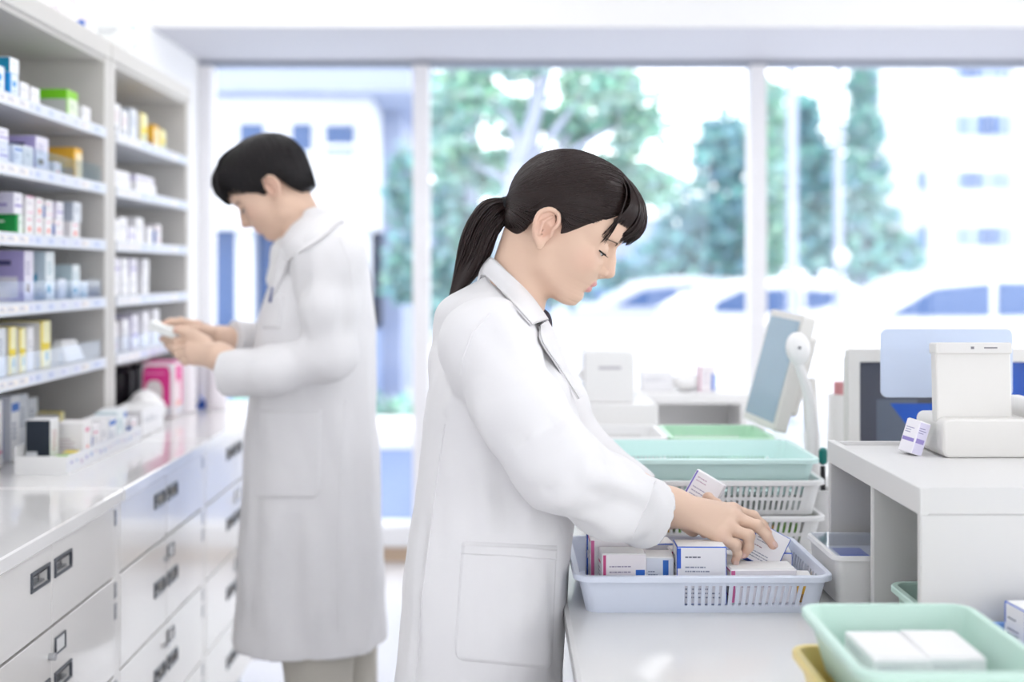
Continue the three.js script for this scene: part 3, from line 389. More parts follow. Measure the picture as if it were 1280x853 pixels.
// stack of baskets behind
const stackX = SH(892, 2.14);
basket('basket', 'white slotted basket at the bottom of the stack with the mint basket', 0.376, 0.245, 0.062, M.whiteB, [stackX + 0.008, CT, -2.265], 0, [slotRow(30, -0.95, 0.95, [[0.14, 0.42], [0.52, 0.84]]), slotRow(18, -0.9, 0.9, [[0.14, 0.42], [0.52, 0.84]]), slotRow(30, -0.95, 0.95, [[0.14, 0.42], [0.52, 0.84]]), slotRow(18, -0.9, 0.9, [[0.14, 0.42], [0.52, 0.84]])], 'plastic baskets on the counter');
basket('basket', 'white slotted basket directly under the mint basket', 0.376, 0.245, 0.062, M.whiteB, [stackX + 0.008, CT + 0.064, -2.265], 0, [slotRow(30, -0.95, 0.95, [[0.14, 0.42], [0.52, 0.84]]), slotRow(18, -0.9, 0.9, [[0.14, 0.42], [0.52, 0.84]]), slotRow(30, -0.95, 0.95, [[0.14, 0.42], [0.52, 0.84]]), slotRow(18, -0.9, 0.9, [[0.14, 0.42], [0.52, 0.84]])], 'plastic baskets on the counter');
basket('basket', 'mint green basket on top of the white baskets', 0.372, 0.24, 0.066, M.mint, [stackX, CT + 0.0985, -2.262], 0, [slotRow(40, -0.95, 0.95, [[0.1, 0.17]]), slotRow(20, -0.9, 0.9, [[0.4, 0.56]]), slotRow(40, -0.95, 0.95, [[0.40, 0.56]]), slotRow(20, -0.9, 0.9, [[0.4, 0.56]])], 'plastic baskets on the counter', 0.016);
for (let i = 0; i < 7; i++) carton(['amber', 'amber', 'green', 'amber', 'redDot', 'amber', 'green'][i], 0.042, 0.035, 0.04, [stackX - 0.135 + i * 0.046, CT + 0.0045 + 0.0175, -2.19], [0, 0.05 * (i % 3 - 1), 0], `${['brownish amber', 'amber', 'green topped', 'dull amber', 'orange dotted', 'bright amber', 'lime edged'][i]} carton seen through slots of the lowest white basket`, 'cartons inside the white baskets');
// baskets further back
basket('basket', 'white basket with pinkish goods left of the green basket', 0.15, 0.2, 0.07, M.whiteB, [0.255, CT + 0.09, -2.55], 0, [slotRow(16, -0.9, 0.9, [[0.2, 0.75]]), slotRow(10, -0.9, 0.9, [[0.2, 0.75]]), slotRow(16, -0.9, 0.9, [[0.2, 0.75]]), slotRow(10, -0.9, 0.9, [[0.2, 0.75]])], 'plastic baskets on the counter');
basket('basket', 'leaf green basket behind the mint basket', 0.205, 0.2, 0.07, M.leafGreen, [0.447, CT + 0.09, -2.55], 0, [slotRow(16, -0.9, 0.9, [[0.15, 0.7]]), slotRow(10, -0.9, 0.9, [[0.15, 0.7]]), slotRow(16, -0.9, 0.9, [[0.15, 0.7]]), slotRow(10, -0.9, 0.9, [[0.15, 0.7]])], 'plastic baskets on the counter');
{
  const t = thing('paper_ream_box', 'low white box carrying the green basket and the white basket', 'box', [0.355, CT, -2.55]);
  part(t, 'body', chamfer(0.39, 0.078, 0.22, 0.003).translate(0, 0.039, 0), M.paper); part(t, 'lid', chamfer(0.396, 0.012, 0.226, 0.002).translate(0, 0.0835, 0), M.whitePl);
}
for (let i = 0; i < 3; i++) carton(['rose', 'redDot', 'pink'][i], 0.036, 0.05, 0.09, [0.255 - 0.04 + i * 0.04, CT + 0.0945 + 0.025, -2.53], [0, 0, 0], `pinkish carton, ${ORD[i]} in the far white basket`, 'cartons in the far white basket');

// ---------- small open cabinet on the counter ----------
const KX = 0.535, KT = EYE - 0.278, KZ0 = 1.545, KZ1 = 1.985;
{
  const t = thing('counter_cabinet', 'low white open-sided cabinet on the right end of the counter', 'cabinet', [KX, CT, -(KZ0 + KZ1) / 2]);
  const H = KT - CT, D = (KZ1 - KZ0) / 2, L = 0.70, zd = D - (KZ1 - 1.757);
  part(t, 'top', merge([box(0.004, L, H - 0.033, H - 0.008, -D + 0.001, D - 0.001), cbox(0, 0.012, H - 0.036, H, -D, D, 0.0012), box(0.011, L, H - 0.034, H, D - 0.01, D - 0.0002), box(0.011, L, H - 0.034, H - 0.002, -D + 0.0002, -D + 0.01)]), M.cabinet);
  part(t, 'near_panel', cbox(0.001, L, 0, H - 0.0345, D - 0.012, D - 0.0005, 0.002), M.cabinet);
  part(t, 'far_panel', cbox(0.001, L, 0, H - 0.0345, -D + 0.0005, -D + 0.012, 0.002), M.cabinet);
  part(t, 'divider', cbox(0.003, L, 0.004, H - 0.0345, -0.006 + (D - (1.757 - KZ0)), 0.006 + (D - (1.757 - KZ0)), 0.002), M.cabinet);
  part(t, 'back_panel', box(0.30, 0.312, 0.004, H - 0.0345, -D + 0.0125, D - 0.0125), M.cabinet);
  part(t, 'base', box(0.003, L, 0, 0.004, -D + 0.0125, D - 0.0125), M.cabinet);
}
{ // lidded tub reaching out of the far bay
  const t = thing('storage_tub', 'white tub with blue print under its lid in the open cabinet', 'tub', [0.585, CT + 0.0045, -1.868]);
  const tex = canvasTex(128, 64, (c) => { c.fillStyle = '#e8ebf4'; c.fillRect(0, 0, 128, 64); c.fillStyle = '#6f86d8'; c.fillRect(8, 8, 40, 30); c.fillRect(70, 20, 40, 12); lines(c, 60, 42, 50, 2, '#8f9fd0'); });
  part(t, 'wall', basketWall(0.18, 0.16, 0.070, 0.003, 0.012, 0.0025, [null, null, null, null]), M.whiteB);
  part(t, 'base', box(-0.08, 0.08, 0, 0.003, -0.07, 0.07), M.whiteB);
  part(t, 'rim', ring(0.18, 0.16, 0.012, 0.070, [[-0.003, -0.001], [-0.002, 0.0015], [0.004, 0.0015], [0.005, -0.005], [0.003, -0.005]]), M.whiteB);
  part(t, 'content', chamfer(0.15, 0.05, 0.13, 0.003).translate(0, 0.03, 0), mat(0xffffff, 0.5, { map: tex }));
  part(t, 'lid', cbox(-0.088, 0.088, 0.0715, 0.0735, -0.078, 0.078, 0.001), M.clear);
}
basket('basket', 'small pale green basket in the near bay of the open cabinet', 0.14, 0.13, 0.05, M.paleGreen, [0.625, CT + 0.0045, -1.65], 0, [null, null, null, null], 'plastic baskets on the counter', 0.008);
carton('navy', 0.05, 0.05, 0.05, [0.63, CT + 0.0085 + 0.025, -1.65], null, 'dark carton in the small green basket inside the cabinet', 'cartons on the counter');
// nested yellow and green baskets in front
const GX = 0.4435, GZ = 1.2825;
basket('basket', 'amber yellow basket under the big pale green basket', 0.20, 0.262, 0.058, M.yellowPl, [GX - 0.001, CT, -GZ], 0, [null, null, null, null], 'plastic baskets on the counter');
basket('basket', 'large pale green basket at the lower right corner', 0.187, 0.236, 0.064, M.paleGreen, [GX, CT + 0.046, -GZ + 0.0], 0, [null, null, null, null], 'plastic baskets on the counter', 0.016);
{
  const y = CT + 0.0495, G = 'cartons in the pale green basket';
  for (const [i, x, z, st, l] of [[0, 0.412, 1.30, 'plain', 'left'], [1, 0.474, 1.30, 'plain', 'right']]) { carton(st, 0.06, 0.024, 0.10, [x, y + 0.0122, -z], null, `lower ${l} white carton in the pale green basket`, G); }
  carton('plain', 0.06, 0.022, 0.10, [0.413, y + 0.0357, -1.298], [0, 0.01, 0], 'upper left white carton in the pale green basket', G, true);
  carton('plain', 0.06, 0.022, 0.10, [0.4745, y + 0.0357, -1.302], [0, -0.02, 0], 'upper right white carton in the pale green basket', G, true);
}
basket('basket', 'blue basket cut off by the right edge of the picture', 0.16, 0.115, 0.05, M.bluePl, [0.685, CT + 0.0, -1.475], 0, [null, null, null, null], 'plastic baskets on the counter', 0.006);
carton('script', 0.055, 0.085, 0.05, [0.655, CT + 0.004 + 0.0425, -1.478], [0, 0.1, 0], 'white carton with blue edge in the blue basket', 'cartons on the counter', true);
carton('plain', 0.06, 0.08, 0.06, [0.72, CT + 0.004 + 0.04, -1.478], null, 'white carton at the right edge of the picture in the blue basket', 'cartons on the counter', true);

// ---------- devices on and behind the cabinet ----------
{ // upright label printer on the cabinet
  const t = thing('label_printer', 'white upright device with a top bar on the open cabinet', 'printer', [SH(1208, 1.9), KT - 0.008, -1.9]);
  const logo = canvasTex(128, 32, (c) => { c.fillStyle = '#dcdad8'; c.fillRect(0, 0, 128, 32); c.fillStyle = '#77757c'; c.fillRect(82, 12, 24, 5); c.fillRect(58, 10, 6, 9); });
  part(t, 'base', merge([slab(0.155, 0.06, 0.12, 0.012, 0.004).translate(0.018, 0.03, 0), slab(0.05, 0.085, 0.13, 0.018, 0.004).translate(0.10, 0.0425, 0)]), M.cream);
  part(t, 'panel', slab(0.118, 0.135, 0.022, 0.005, 0.003).rotateX(-0.06).translate(0, 0.098, 0.02), M.cream);
  const bar = part(t, 'top_bar', slab(0.12, 0.018, 0.03, 0.004, 0.002).rotateX(-0.06).translate(0, 0.166, 0.016), M.cream);
  part(bar, 'logo_plate', new THREE.PlaneGeometry(0.11, 0.014).rotateX(-0.06).translate(0, 0.167, 0.0315), mat(0xffffff, 0.5, { map: logo }));
}
carton('violet', 0.020, 0.052, 0.036, [SH(1143, 1.88), KT - 0.008 + 0.027, -1.88], [0.05, 0.25, -0.32], 'small pale violet carton leaning against the upright device', 'cartons on the counter', true);
{ // pale blue sheet on a stand
  const t = thing('plastic_screen', 'pale blue translucent plastic sheet behind the upright device', 'screen', [SH(1183, 2.08), KT - 0.278 * 0 - (KT - CT), -2.08]);
  const y0 = EYE - (497 - 340) * 2.08 / F - CT, y1 = EYE - (411 - 340) * 2.08 / F - CT;
  part(t, 'sheet', slab(0.228, y1 - y0, 0.006, 0.012, 0.001).translate(0, (y0 + y1) / 2, 0), mat(lin(0.68, 0.77, 0.93), 0.45, { transmission: 0.2 }));
  part(t, 'stem', box(-0.008, 0.008, 0.008, y0 + 0.01, -0.012, -0.004), M.whitePl); part(t, 'foot', cbox(-0.06, 0.06, 0, 0.008, -0.05, 0.05, 0.002), M.whitePl);
}
{ // dark monitor
  const d = 2.36, t = thing('monitor', 'monitor with a cream frame and a dark and blue screen', 'monitor', [SH(1178, d), CT, -d]);
  const w = 240 * d / F, y1 = EYE - (437 - 340) * d / F - CT, y0 = y1 - 0.24, scr = canvasTex(256, 256, (c) => { c.fillStyle = '#4c4f5b'; c.fillRect(0, 0, 256, 256); c.fillStyle = '#3a3c4e'; c.beginPath(); c.moveTo(30, 0); c.lineTo(90, 0); c.lineTo(130, 90); c.lineTo(110, 100); c.fill(); c.fillStyle = '#5f6877'; c.fillRect(30, 100, 60, 156); c.fillStyle = '#1d55b8'; c.beginPath(); c.moveTo(50, 110); c.lineTo(90, 200); c.lineTo(200, 256); c.lineTo(256, 256); c.lineTo(256, 0); c.lineTo(210, 0); c.lineTo(180, 110); c.fill(); });
  const sh = rrShape(w, y1 - y0, 0.006), hole = rrShape(w - 0.04, y1 - y0 - 0.044, 0.002); sh.holes.push(hole);
  part(t, 'frame', new THREE.ExtrudeGeometry(sh, { depth: 0.02, bevelEnabled: true, bevelSize: 0.002, bevelThickness: 0.002, bevelSegments: 2 }).translate(0, (y0 + y1) / 2, -0.005), M.cream);
  part(t, 'screen', new THREE.PlaneGeometry(w - 0.036, y1 - y0 - 0.04).translate(0, (y0 + y1) / 2, 0.004), mat(0xffffff, 0.25, { map: scr }));
  part(t, 'back_shell', slab(w - 0.01, y1 - y0 - 0.01, 0.04, 0.02, 0.008).translate(0, (y0 + y1) / 2, -0.027), M.cream);
  part(t, 'stand', merge([box(-0.03, 0.03, 0.01, y0 + 0.04, -0.05, -0.035), cbox(-0.1, 0.1, 0, 0.012, -0.09, 0.06, 0.003)]), M.cream);
}
{ // tilted terminal seen almost edge on
  const a = P(954, 530, 2.55), b = P(992, 396, 2.62), mid = a.clone().add(b).multiplyScalar(0.5), L = a.distanceTo(b);
  const t = thing('monitor', 'tilted terminal seen almost edge-on with a pale blue reflecting screen', 'monitor', [mid.x + 0.05, CT, mid.z]);
  const m = new THREE.Matrix4().makeTranslation(mid.x - (mid.x + 0.05), mid.y - CT, 0).multiply(new THREE.Matrix4().makeRotationZ(-0.26)).multiply(new THREE.Matrix4().makeRotationY(-Math.PI / 2 + 0.20));
  // panel built facing +z, then turned to face left
  part(t, 'shell', slab(0.17, L, 0.03, 0.008, 0.003).applyMatrix4(m), M.cream);
  part(t, 'screen', new THREE.PlaneGeometry(0.15, L - 0.03).translate(0, 0, 0.0158).applyMatrix4(m), mat(lin(0.30, 0.42, 0.52), 0.12));
  part(t, 'rear_bulge', slab(0.12, L * 0.7, 0.03, 0.01, 0.006).translate(0, 0, -0.028).applyMatrix4(m), M.cream);
  part(t, 'stand', merge([limb([v(0.03, 0.01, 0.0), v(0.015, mid.y - CT - 0.02, 0)], () => 0.016, 4, 10), cbox(-0.07, 0.10, 0, 0.014, -0.08, 0.08, 0.004)]), M.cream);
}
{ // round-headed handset on a slanted arm
  const d = 2.42, t = thing('handset_stand', 'white round-headed paddle on a slanted arm before the tilted terminal', 'handset', [SH(1012, d), CT, -d]);
  const H = P(996, 436, d), B = P(1012, 500, d);
  part(t, 'head', new THREE.SphereGeometry(0.034, 24, 16).scale(0.72, 1, 0.35).rotateZ(0.15).translate(H.x - t.position.x, H.y - CT, 0.01), M.whitePl);
  part(t, 'button', new THREE.CylinderGeometry(0.003, 0.003, 0.004, 10).rotateX(Math.PI / 2).translate(H.x - t.position.x, H.y - CT + 0.003, 0.0225), M.darkChrome);
  part(t, 'arm', limb([v(H.x - t.position.x, H.y - CT - 0.025, 0.006), v(0.0, B.y - CT, 0), v(0.006, 0.012, -0.004)], (k) => 0.009 + 0.009 * k, 12, 10), M.whitePl);
  part(t, 'foot', cbox(-0.03, 0.04, 0, 0.014, -0.03, 0.03, 0.004), M.whitePl);
}
{ // white cable-like roll and red capped jar behind
  const t = thing('capped_jar', 'small white jar with a dull red lid between the two monitors', 'jar', [SH(1052, 2.69), CT, -2.69]);
  const yb = EYE - (497 - 340) * 2.62 / F - CT, yt = EYE - (481 - 340) * 2.62 / F - CT;
  part(t, 'body', new THREE.LatheGeometry([[0, 0], [0.03, 0], [0.031, 0.01], [0.031, yb], [0, yb]].map(([r, y]) => new THREE.Vector2(r, y)), 20), M.whitePl);
  part(t, 'lid', new THREE.CylinderGeometry(0.018, 0.018, yt - yb, 18).translate(0, (yb + yt) / 2, 0), mat(lin(0.65, 0.28, 0.30), 0.5));
}
{
  const c = thing('pen_cup', 'small white pen cup between the mint basket and the open cabinet', 'cup', [0.598, CT, -2.25]);
  part(c, 'body', new THREE.LatheGeometry([[0, 0.002], [0.022, 0], [0.024, 0.09], [0.026, 0.092], [0.024, 0.094], [0.022, 0.09], [0.020, 0.004], [0, 0.004]].map(([r, y]) => new THREE.Vector2(r, y)), 20), M.whitePl);
  const m = thing('marker_pen', 'marker with a dark green cap standing in the white pen cup', 'pen', [0.598, CT + 0.006, -2.25]);
  part(m, 'barrel', new THREE.CylinderGeometry(0.005, 0.005, 0.13, 12).translate(0, 0.065, 0), M.black);
  part(m, 'cap', new THREE.CapsuleGeometry(0.0085, 0.016, 4, 12).translate(0, 0.148, 0), mat(lin(0.0, 0.16, 0.14), 0.35));
}
// ---------- desk by the window ----------
{
  const t = thing('window_desk', 'white desk standing by the window behind the counter', 'desk', [0.95, 0, -3.35]);
  part(t, 'top', cbox(-0.75, 0.75, CT - 0.03, CT, -0.42, 0.42, 0.004), M.desk);
  for (const x of [-0.72, 0.72]) for (const z of [-0.39, 0.39]) part(t, 'leg', box(x - 0.02, x + 0.02, 0, CT - 0.03, z - 0.02, z + 0.02), M.whitePl);
}
{ // stepped white printer
  const d = 3.05, t = thing('desktop_printer', 'white stepped printer at the left end of the window desk', 'printer', [SH(770, d), CT, -d]);
  const S = d / F, yA = 0.5 - (530 - 340) * S, yB = 0.5 - (500 - 340) * S, yC = 0.5 - (437 - 340) * S;
  part(t, 'lower_body', slab(0.19, Math.max(yB, 0.1), 0.20, 0.01, 0.004).translate(0, yB / 2, 0), M.whitePl);
  part(t, 'paper_tray', slab(0.16, 0.014, 0.12, 0.004, 0.002).translate(0, yA, 0.14), M.cream);
  const hood = part(t, 'hood', slab(0.124, yC - yB, 0.14, 0.008, 0.004).translate(-0.022, (yB + yC) / 2, 0), M.whitePl);
  part(hood, 'display_slot', box(-0.05, 0.006, yC - 0.045, yC - 0.038, 0.0695, 0.071), mat(lin(0.55, 0.53, 0.57), 0.5));
  part(t, 'side_knob', new THREE.CylinderGeometry(0.016, 0.016, 0.012, 16).rotateX(Math.PI / 2).translate(-0.085, yC - 0.06, 0.05), M.whitePl);
}
{ // riser shelf
  const d = 3.5, S = d / F, t = thing('riser_shelf', 'low white riser shelf on the window desk', 'shelf', [SH(860, d), CT, -d]), y1 = 0.5 - (488 - 340) * S;
  part(t, 'top', cbox(-0.16, 0.16, y1 - 0.03, y1, -0.1, 0.1, 0.003), M.whitePl);
  part(t, 'side', box(-0.155, -0.135, 0, y1 - 0.03, -0.1, 0.1), M.whitePl); part(t, 'side', box(0.135, 0.155, 0, y1 - 0.03, -0.1, 0.1), M.whitePl); part(t, 'side', box(-0.09, 0.135, 0, y1 - 0.03, -0.1, -0.09), M.whitePl);
  carton('plain', 0.09, 0.055, 0.07, [SH(820, d), CT + y1 + 0.028, -d], null, 'pale carton on the left of the riser shelf', 'goods on the riser shelf');
  carton('rose', 0.05, 0.075, 0.05, [SH(880, d), CT + y1 + 0.038, -d + 0.03], null, 'upright pale carton on the right of the riser shelf', 'goods on the riser shelf');
  const s = solo('cotton_roll', new THREE.SphereGeometry(0.035, 20, 14).scale(1.2, 0.75, 1), M.whitePl, 'round white cotton roll between the cartons on the riser shelf', 'cotton roll', null, [SH(856, d), CT + y1 + 0.0262, -d + 0.02]);
  const p = thing('paper_stack', 'loose stack of white paper in front of the riser shelf', 'paper', [SH(868, 3.2), CT, -3.2]);
  for (let i = 0; i < 6; i++) part(p, 'sheet_pad', cbox(-0.1, 0.1, i * 0.012, i * 0.012 + 0.0115, -0.07, 0.07, 0.001).rotateY((i % 3 - 1) * 0.06), M.paper);
}
// ---------- the street outside ----------
const GY = -0.24;
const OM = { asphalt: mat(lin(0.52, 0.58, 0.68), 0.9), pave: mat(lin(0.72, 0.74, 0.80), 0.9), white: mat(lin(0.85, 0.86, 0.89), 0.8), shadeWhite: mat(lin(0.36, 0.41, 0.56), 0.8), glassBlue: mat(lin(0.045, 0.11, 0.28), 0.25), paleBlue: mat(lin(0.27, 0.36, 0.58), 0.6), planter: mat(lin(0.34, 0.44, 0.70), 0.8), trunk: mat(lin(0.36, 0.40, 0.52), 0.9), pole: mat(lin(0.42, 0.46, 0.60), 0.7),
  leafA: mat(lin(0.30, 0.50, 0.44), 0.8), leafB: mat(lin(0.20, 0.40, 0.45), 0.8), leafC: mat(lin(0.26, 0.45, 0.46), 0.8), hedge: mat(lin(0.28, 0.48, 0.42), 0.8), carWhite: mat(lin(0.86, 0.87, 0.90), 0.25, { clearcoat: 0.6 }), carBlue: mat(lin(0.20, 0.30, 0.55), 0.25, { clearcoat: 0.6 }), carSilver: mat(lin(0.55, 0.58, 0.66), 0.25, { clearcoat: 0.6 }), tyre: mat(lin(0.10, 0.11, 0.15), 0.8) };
struct('ground_outside', box(-40, 60, GY - 0.2, GY, -90, ZW - 0.13), OM.asphalt, 'pale street outside the windows');
struct('pavement', cbox(-12, 14, GY, GY + 0.14, -8.6, ZW - 0.14, 0.02), OM.pave, 'pale pavement in front of the windows');
{
  const t = thing('planter_wall', 'low bluish planter wall with a white coping beyond the left window', 'planter', [-1.6, GY + 0.14, -6.9]);
  part(t, 'body', box(-2.4, 2.4, 0, 0.46, -0.3, 0.3), OM.planter); part(t, 'coping', cbox(-2.45, 2.45, 0.46, 0.56, -0.34, 0.34, 0.01), OM.white);
}
// foliage: many small leaf blades around a set of lobes
const leafGeo = (() => { const g = new THREE.BufferGeometry(); const p = [0, 0, 0, 0.5, 0.06, 0.4, 0, 0.1, 1, -0.5, 0.06, 0.4]; g.setAttribute('position', new THREE.Float32BufferAttribute(p, 3)); g.setIndex([0, 1, 2, 0, 2, 3]); g.computeVertexNormals(); return g; })();
function foliage(parent, name, lobes, n, size, m) {
  const im = new THREE.InstancedMesh(leafGeo, m, n); im.name = name; im.userData.kind = 'stuff'; const d = new THREE.Object3D(), c = new THREE.Color();
  for (let i = 0; i < n; i++) { const [x, y, z, rx, ry, rz] = lobes[Math.floor(rnd() * lobes.length)]; let a = rr(-1, 1), b = rr(0, Math.PI * 2), q = Math.cbrt(rnd()) * (0.75 + 0.35 * rnd()), s = Math.sqrt(1 - a * a); d.position.set(x + q * s * Math.cos(b) * rx, y + q * a * ry, z + q * s * Math.sin(b) * rz); d.rotation.set(rr(0, 6.3), rr(0, 6.3), rr(0, 6.3)); const k = size * rr(0.6, 1.4); d.scale.set(k * 0.7, k, k); d.updateMatrix(); im.setMatrixAt(i, d.matrix); im.setColorAt(i, c.setRGB(rr(0.8, 1.15), rr(0.85, 1.15), rr(0.85, 1.1))); }
  im.castShadow = im.receiveShadow = true; parent.add(im); return im;
}
function tree(name, label, dist, trunkPts, r0, lobesPx, n, size, m, group = 'trees across the street') {
  const pts = trunkPts.map(([x, y, dd = 0]) => P(x, y, dist + dd)), base = pts[0].clone(); base.y = GY;
  const t = thing(name, label, 'tree', base.toArray(), 0, group), loc = (q) => q.clone().sub(base);
  part(t, 'trunk', limb([v(0, 0, 0), ...pts.map(loc)], (k) => r0 * (1 - 0.7 * k), 16, 8), OM.trunk);
  const lobes = lobesPx.map(([x, y, rx, ry, dd = 0]) => { const c = loc(P(x, y, dist + dd)), k = (dist + dd) / F; return [c.x, c.y, c.z, rx * k, ry * k, rx * k * 0.8]; });
  for (const L of lobes) part(t, 'branch', limb([loc(pts[Math.min(1, pts.length - 1)]), v((L[0] + loc(pts[pts.length - 1]).x) / 2, L[1] - 0.2, L[2] * 0.6), v(L[0], L[1], L[2])], (k) => r0 * 0.4 * (1 - 0.8 * k), 8, 5), OM.trunk);
  foliage(t, 'foliage', lobes, n, size, m); return t;
}
tree('street_tree', 'tall leafy tree with a slanting trunk behind the woman\'s head', 11, [[628, 420], [640, 240], [672, 130], [690, 60]], 0.16, [[585, 120, 40, 45], [570, 200, 34, 30, 1], [640, 70, 50, 30], [745, 105, 55, 35], [790, 150, 45, 50, 0.5], [700, 220, 26, 20, 1], [770, 215, 36, 24, 1], [655, 150, 36, 30, 1], [620, 215, 36, 30, 1], [715, 160, 30, 26, 1], [810, 235, 36, 26, 1]], 4600, 0.12, OM.leafA);
tree('street_tree', 'thin upright tree left of the slanting one', 13, [[588, 420], [590, 240], [592, 60]], 0.15, [[556, 150, 26, 60], [560, 260, 26, 40], [600, 300, 40, 40], [570, 330, 40, 40], [640, 330, 44, 50], [700, 350, 50, 34], [560, 380, 40, 30], [506, 240, 22, 60], [506, 340, 22, 50]], 4200, 0.13, OM.leafC);
tree('street_tree', 'bushy bluish tree near the right mullion, middle window', 29, [[880, 430], [882, 300]], 0.2, [[880, 280, 62, 60], [905, 190, 42, 50], [850, 330, 60, 45], [925, 300, 40, 70], [740, 350, 60, 30, 1]], 3000, 0.3, OM.leafB);
tree('conifer', 'tall cone-shaped tree right of the two poles', 24, [[1078, 430], [1078, 300], [1078, 90]], 0.18, [[1078, 110, 10, 30], [1078, 165, 22, 35], [1078, 220, 36, 35], [1078, 275, 48, 32], [1085, 325, 58, 28], [1120, 320, 26, 26]], 2600, 0.24, OM.leafC);
tree('street_tree', 'dark bluish tree between the two poles', 25.5, [[1020, 430], [1020, 280]], 0.18, [[1018, 220, 34, 60], [1022, 300, 42, 45], [1000, 160, 20, 40]], 1900, 0.27, OM.leafB);
tree('street_tree', 'pale green tree just right of the right mullion', 23, [[964, 430], [964, 300]], 0.16, [[964, 240, 22, 60], [966, 310, 26, 40], [962, 150, 16, 50]], 1300, 0.25, OM.leafA);
{
  const t = thing('hedge', 'low clipped hedge beyond the planter wall', 'hedge', [-1.4, GY, -9.3]);
  part(t, 'stems', merge([-2, -1, 0, 1, 2].map((x) => limb([v(x, 0, 0), v(x + 0.1, 0.5, 0)], () => 0.03, 2, 5))), OM.trunk);
  foliage(t, 'foliage', [-2.6, -1.9, -1.2, -0.5, 0.2, 0.9, 1.6, 2.3].map((x) => [x, 0.36, 0, 0.5, 0.3, 0.3]), 2600, 0.12, OM.hedge);
}
for (const [px, d, h, r, label] of [[990, 12.5, 7, 0.06, 'utility pole nearest the right mullion'], [1048, 13.5, 7, 0.055, 'utility pole with a round white lamp']]) {
  const t = thing('utility_pole', label, 'pole', [SH(px, d), GY, -d], 0, 'utility poles');
  part(t, 'shaft', new THREE.CylinderGeometry(r * 0.8, r, h, 14).translate(0, h / 2, 0), OM.pole);
  if (px > 1000) part(t, 'globe', new THREE.SphereGeometry(0.09, 16, 12).translate(0, EYE - (322 - 340) * d / F - GY, r + 0.06), OM.white); else part(t, 'bracket', box(-0.4, 0.4, 5.2, 5.28, -0.04, 0.04), OM.pole);
}
{ // left building
  const d = 14, X = (px) => SH(px, d), Y = (py) => EYE - (py - 340) * d / F, x0 = X(120), x1 = X(464), t = thing('office_building', 'white building with a blue glazed ground floor behind the man', 'building', [0, GY, 0]), y = (py) => Y(py) - GY;
  part(t, 'wall', box(x0, x1, y(286), y(122), -d - 4, -d), OM.white);
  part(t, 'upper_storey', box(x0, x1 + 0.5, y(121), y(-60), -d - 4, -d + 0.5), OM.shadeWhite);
  part(t, 'shop_glazing', box(x0, x1 - 0.1, y(415), y(286.5), -d - 3.8, -d - 0.5), OM.glassBlue);
  part(t, 'plinth', box(x0, x1, 0, y(416), -d - 4, -d - 0.3), OM.paleBlue);
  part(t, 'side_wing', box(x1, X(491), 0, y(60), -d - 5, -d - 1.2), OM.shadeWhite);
  for (const px of [301, 448]) part(t, 'column', box(X(px) - 0.1, X(px) + 0.1, y(416), y(286.5), -d - 0.45, -d - 0.2), OM.white);
  for (const [a, b, p, q] of [[365, 390, 155, 190], [407, 443, 157, 181], [407, 443, 183, 196], [300, 330, 155, 190]]) { const f = part(t, 'window', box(X(a), X(b), y(q), y(p), -d, -d + 0.03), q < 182 || q === 190 ? OM.glassBlue : OM.paleBlue); part(f, 'window_sill', box(X(a) - 0.05, X(b) + 0.05, y(q) - 0.05, y(q), -d, -d + 0.08), OM.white); }
}
{ // right building
  const d = 26, X = (px) => SH(px, d), Y = (py) => EYE - (py - 340) * d / F, t = thing('apartment_building', 'white multi-storey building with window bands at the right', 'building', [0, GY, 0]), y = (py) => Y(py) - GY;
  part(t, 'wall', box(X(1140), X(1420), 0, y(-20), -d - 5, -d), OM.white);
  for (const px of [1170, 1275]) part(t, 'pilaster', box(X(px) - 0.22, X(px) + 0.22, 0, y(-20), -d, -d + 0.35), OM.white);
  for (const [p, q] of [[78, 98], [143, 170], [214, 237], [283, 308], [335, 345]]) for (let i = 0; i < 4; i++) { const a = 1183 + i * 21; const w = part(t, 'window', box(X(a), X(a + 19), y(q), y(p), -d, -d + 0.06), (i * 3 + p) % 4 === 1 ? OM.glassBlue : OM.paleBlue); part(w, 'window_bar', box(X(a + 9), X(a + 10), y(q), y(p), -d + 0.06, -d + 0.08), OM.white); }
  for (const [p, q] of [[214, 237], [283, 308]]) part(t, 'window', box(X(1145), X(1160), y(q), y(p), -d, -d + 0.06), OM.paleBlue);
}
{ // white block far left of centre, behind the trees
  const d = 37, X = (px) => SH(px, d), t = thing('distant_building', 'pale building far behind the middle trees', 'building', [0, GY, 0]);
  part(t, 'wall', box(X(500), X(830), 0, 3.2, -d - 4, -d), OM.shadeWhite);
  for (let i = 0; i < 8; i++) part(t, 'window', box(X(515 + i * 38), X(540 + i * 38), 1.2, 2.4, -d, -d + 0.05), OM.paleBlue);
  part(t, 'roof', box(X(495), X(835), 3.2, 3.4, -d - 4.2, -d + 0.2), OM.white);
}
{ // low roadside barrier
  const t = thing('road_barrier', 'low white roadside barrier between the pavement and the parked cars', 'barrier', [4.0, GY, -11.95]);
  for (let i = 0; i < 8; i++) part(t, 'panel', cbox(-4 + i * 1.02, -3.02 + i * 1.02, 0.12, 1.0, -0.03, 0.03, 0.01), OM.white);
  part(t, 'rail', cbox(-4.05, 4.2, 1.0, 1.07, -0.06, 0.06, 0.01), OM.white);
  for (let i = 0; i < 9; i++) part(t, 'post', box(-4.05 + i * 1.02, -3.97 + i * 1.02, 0, 1.0, -0.05, 0.05), OM.white);
}
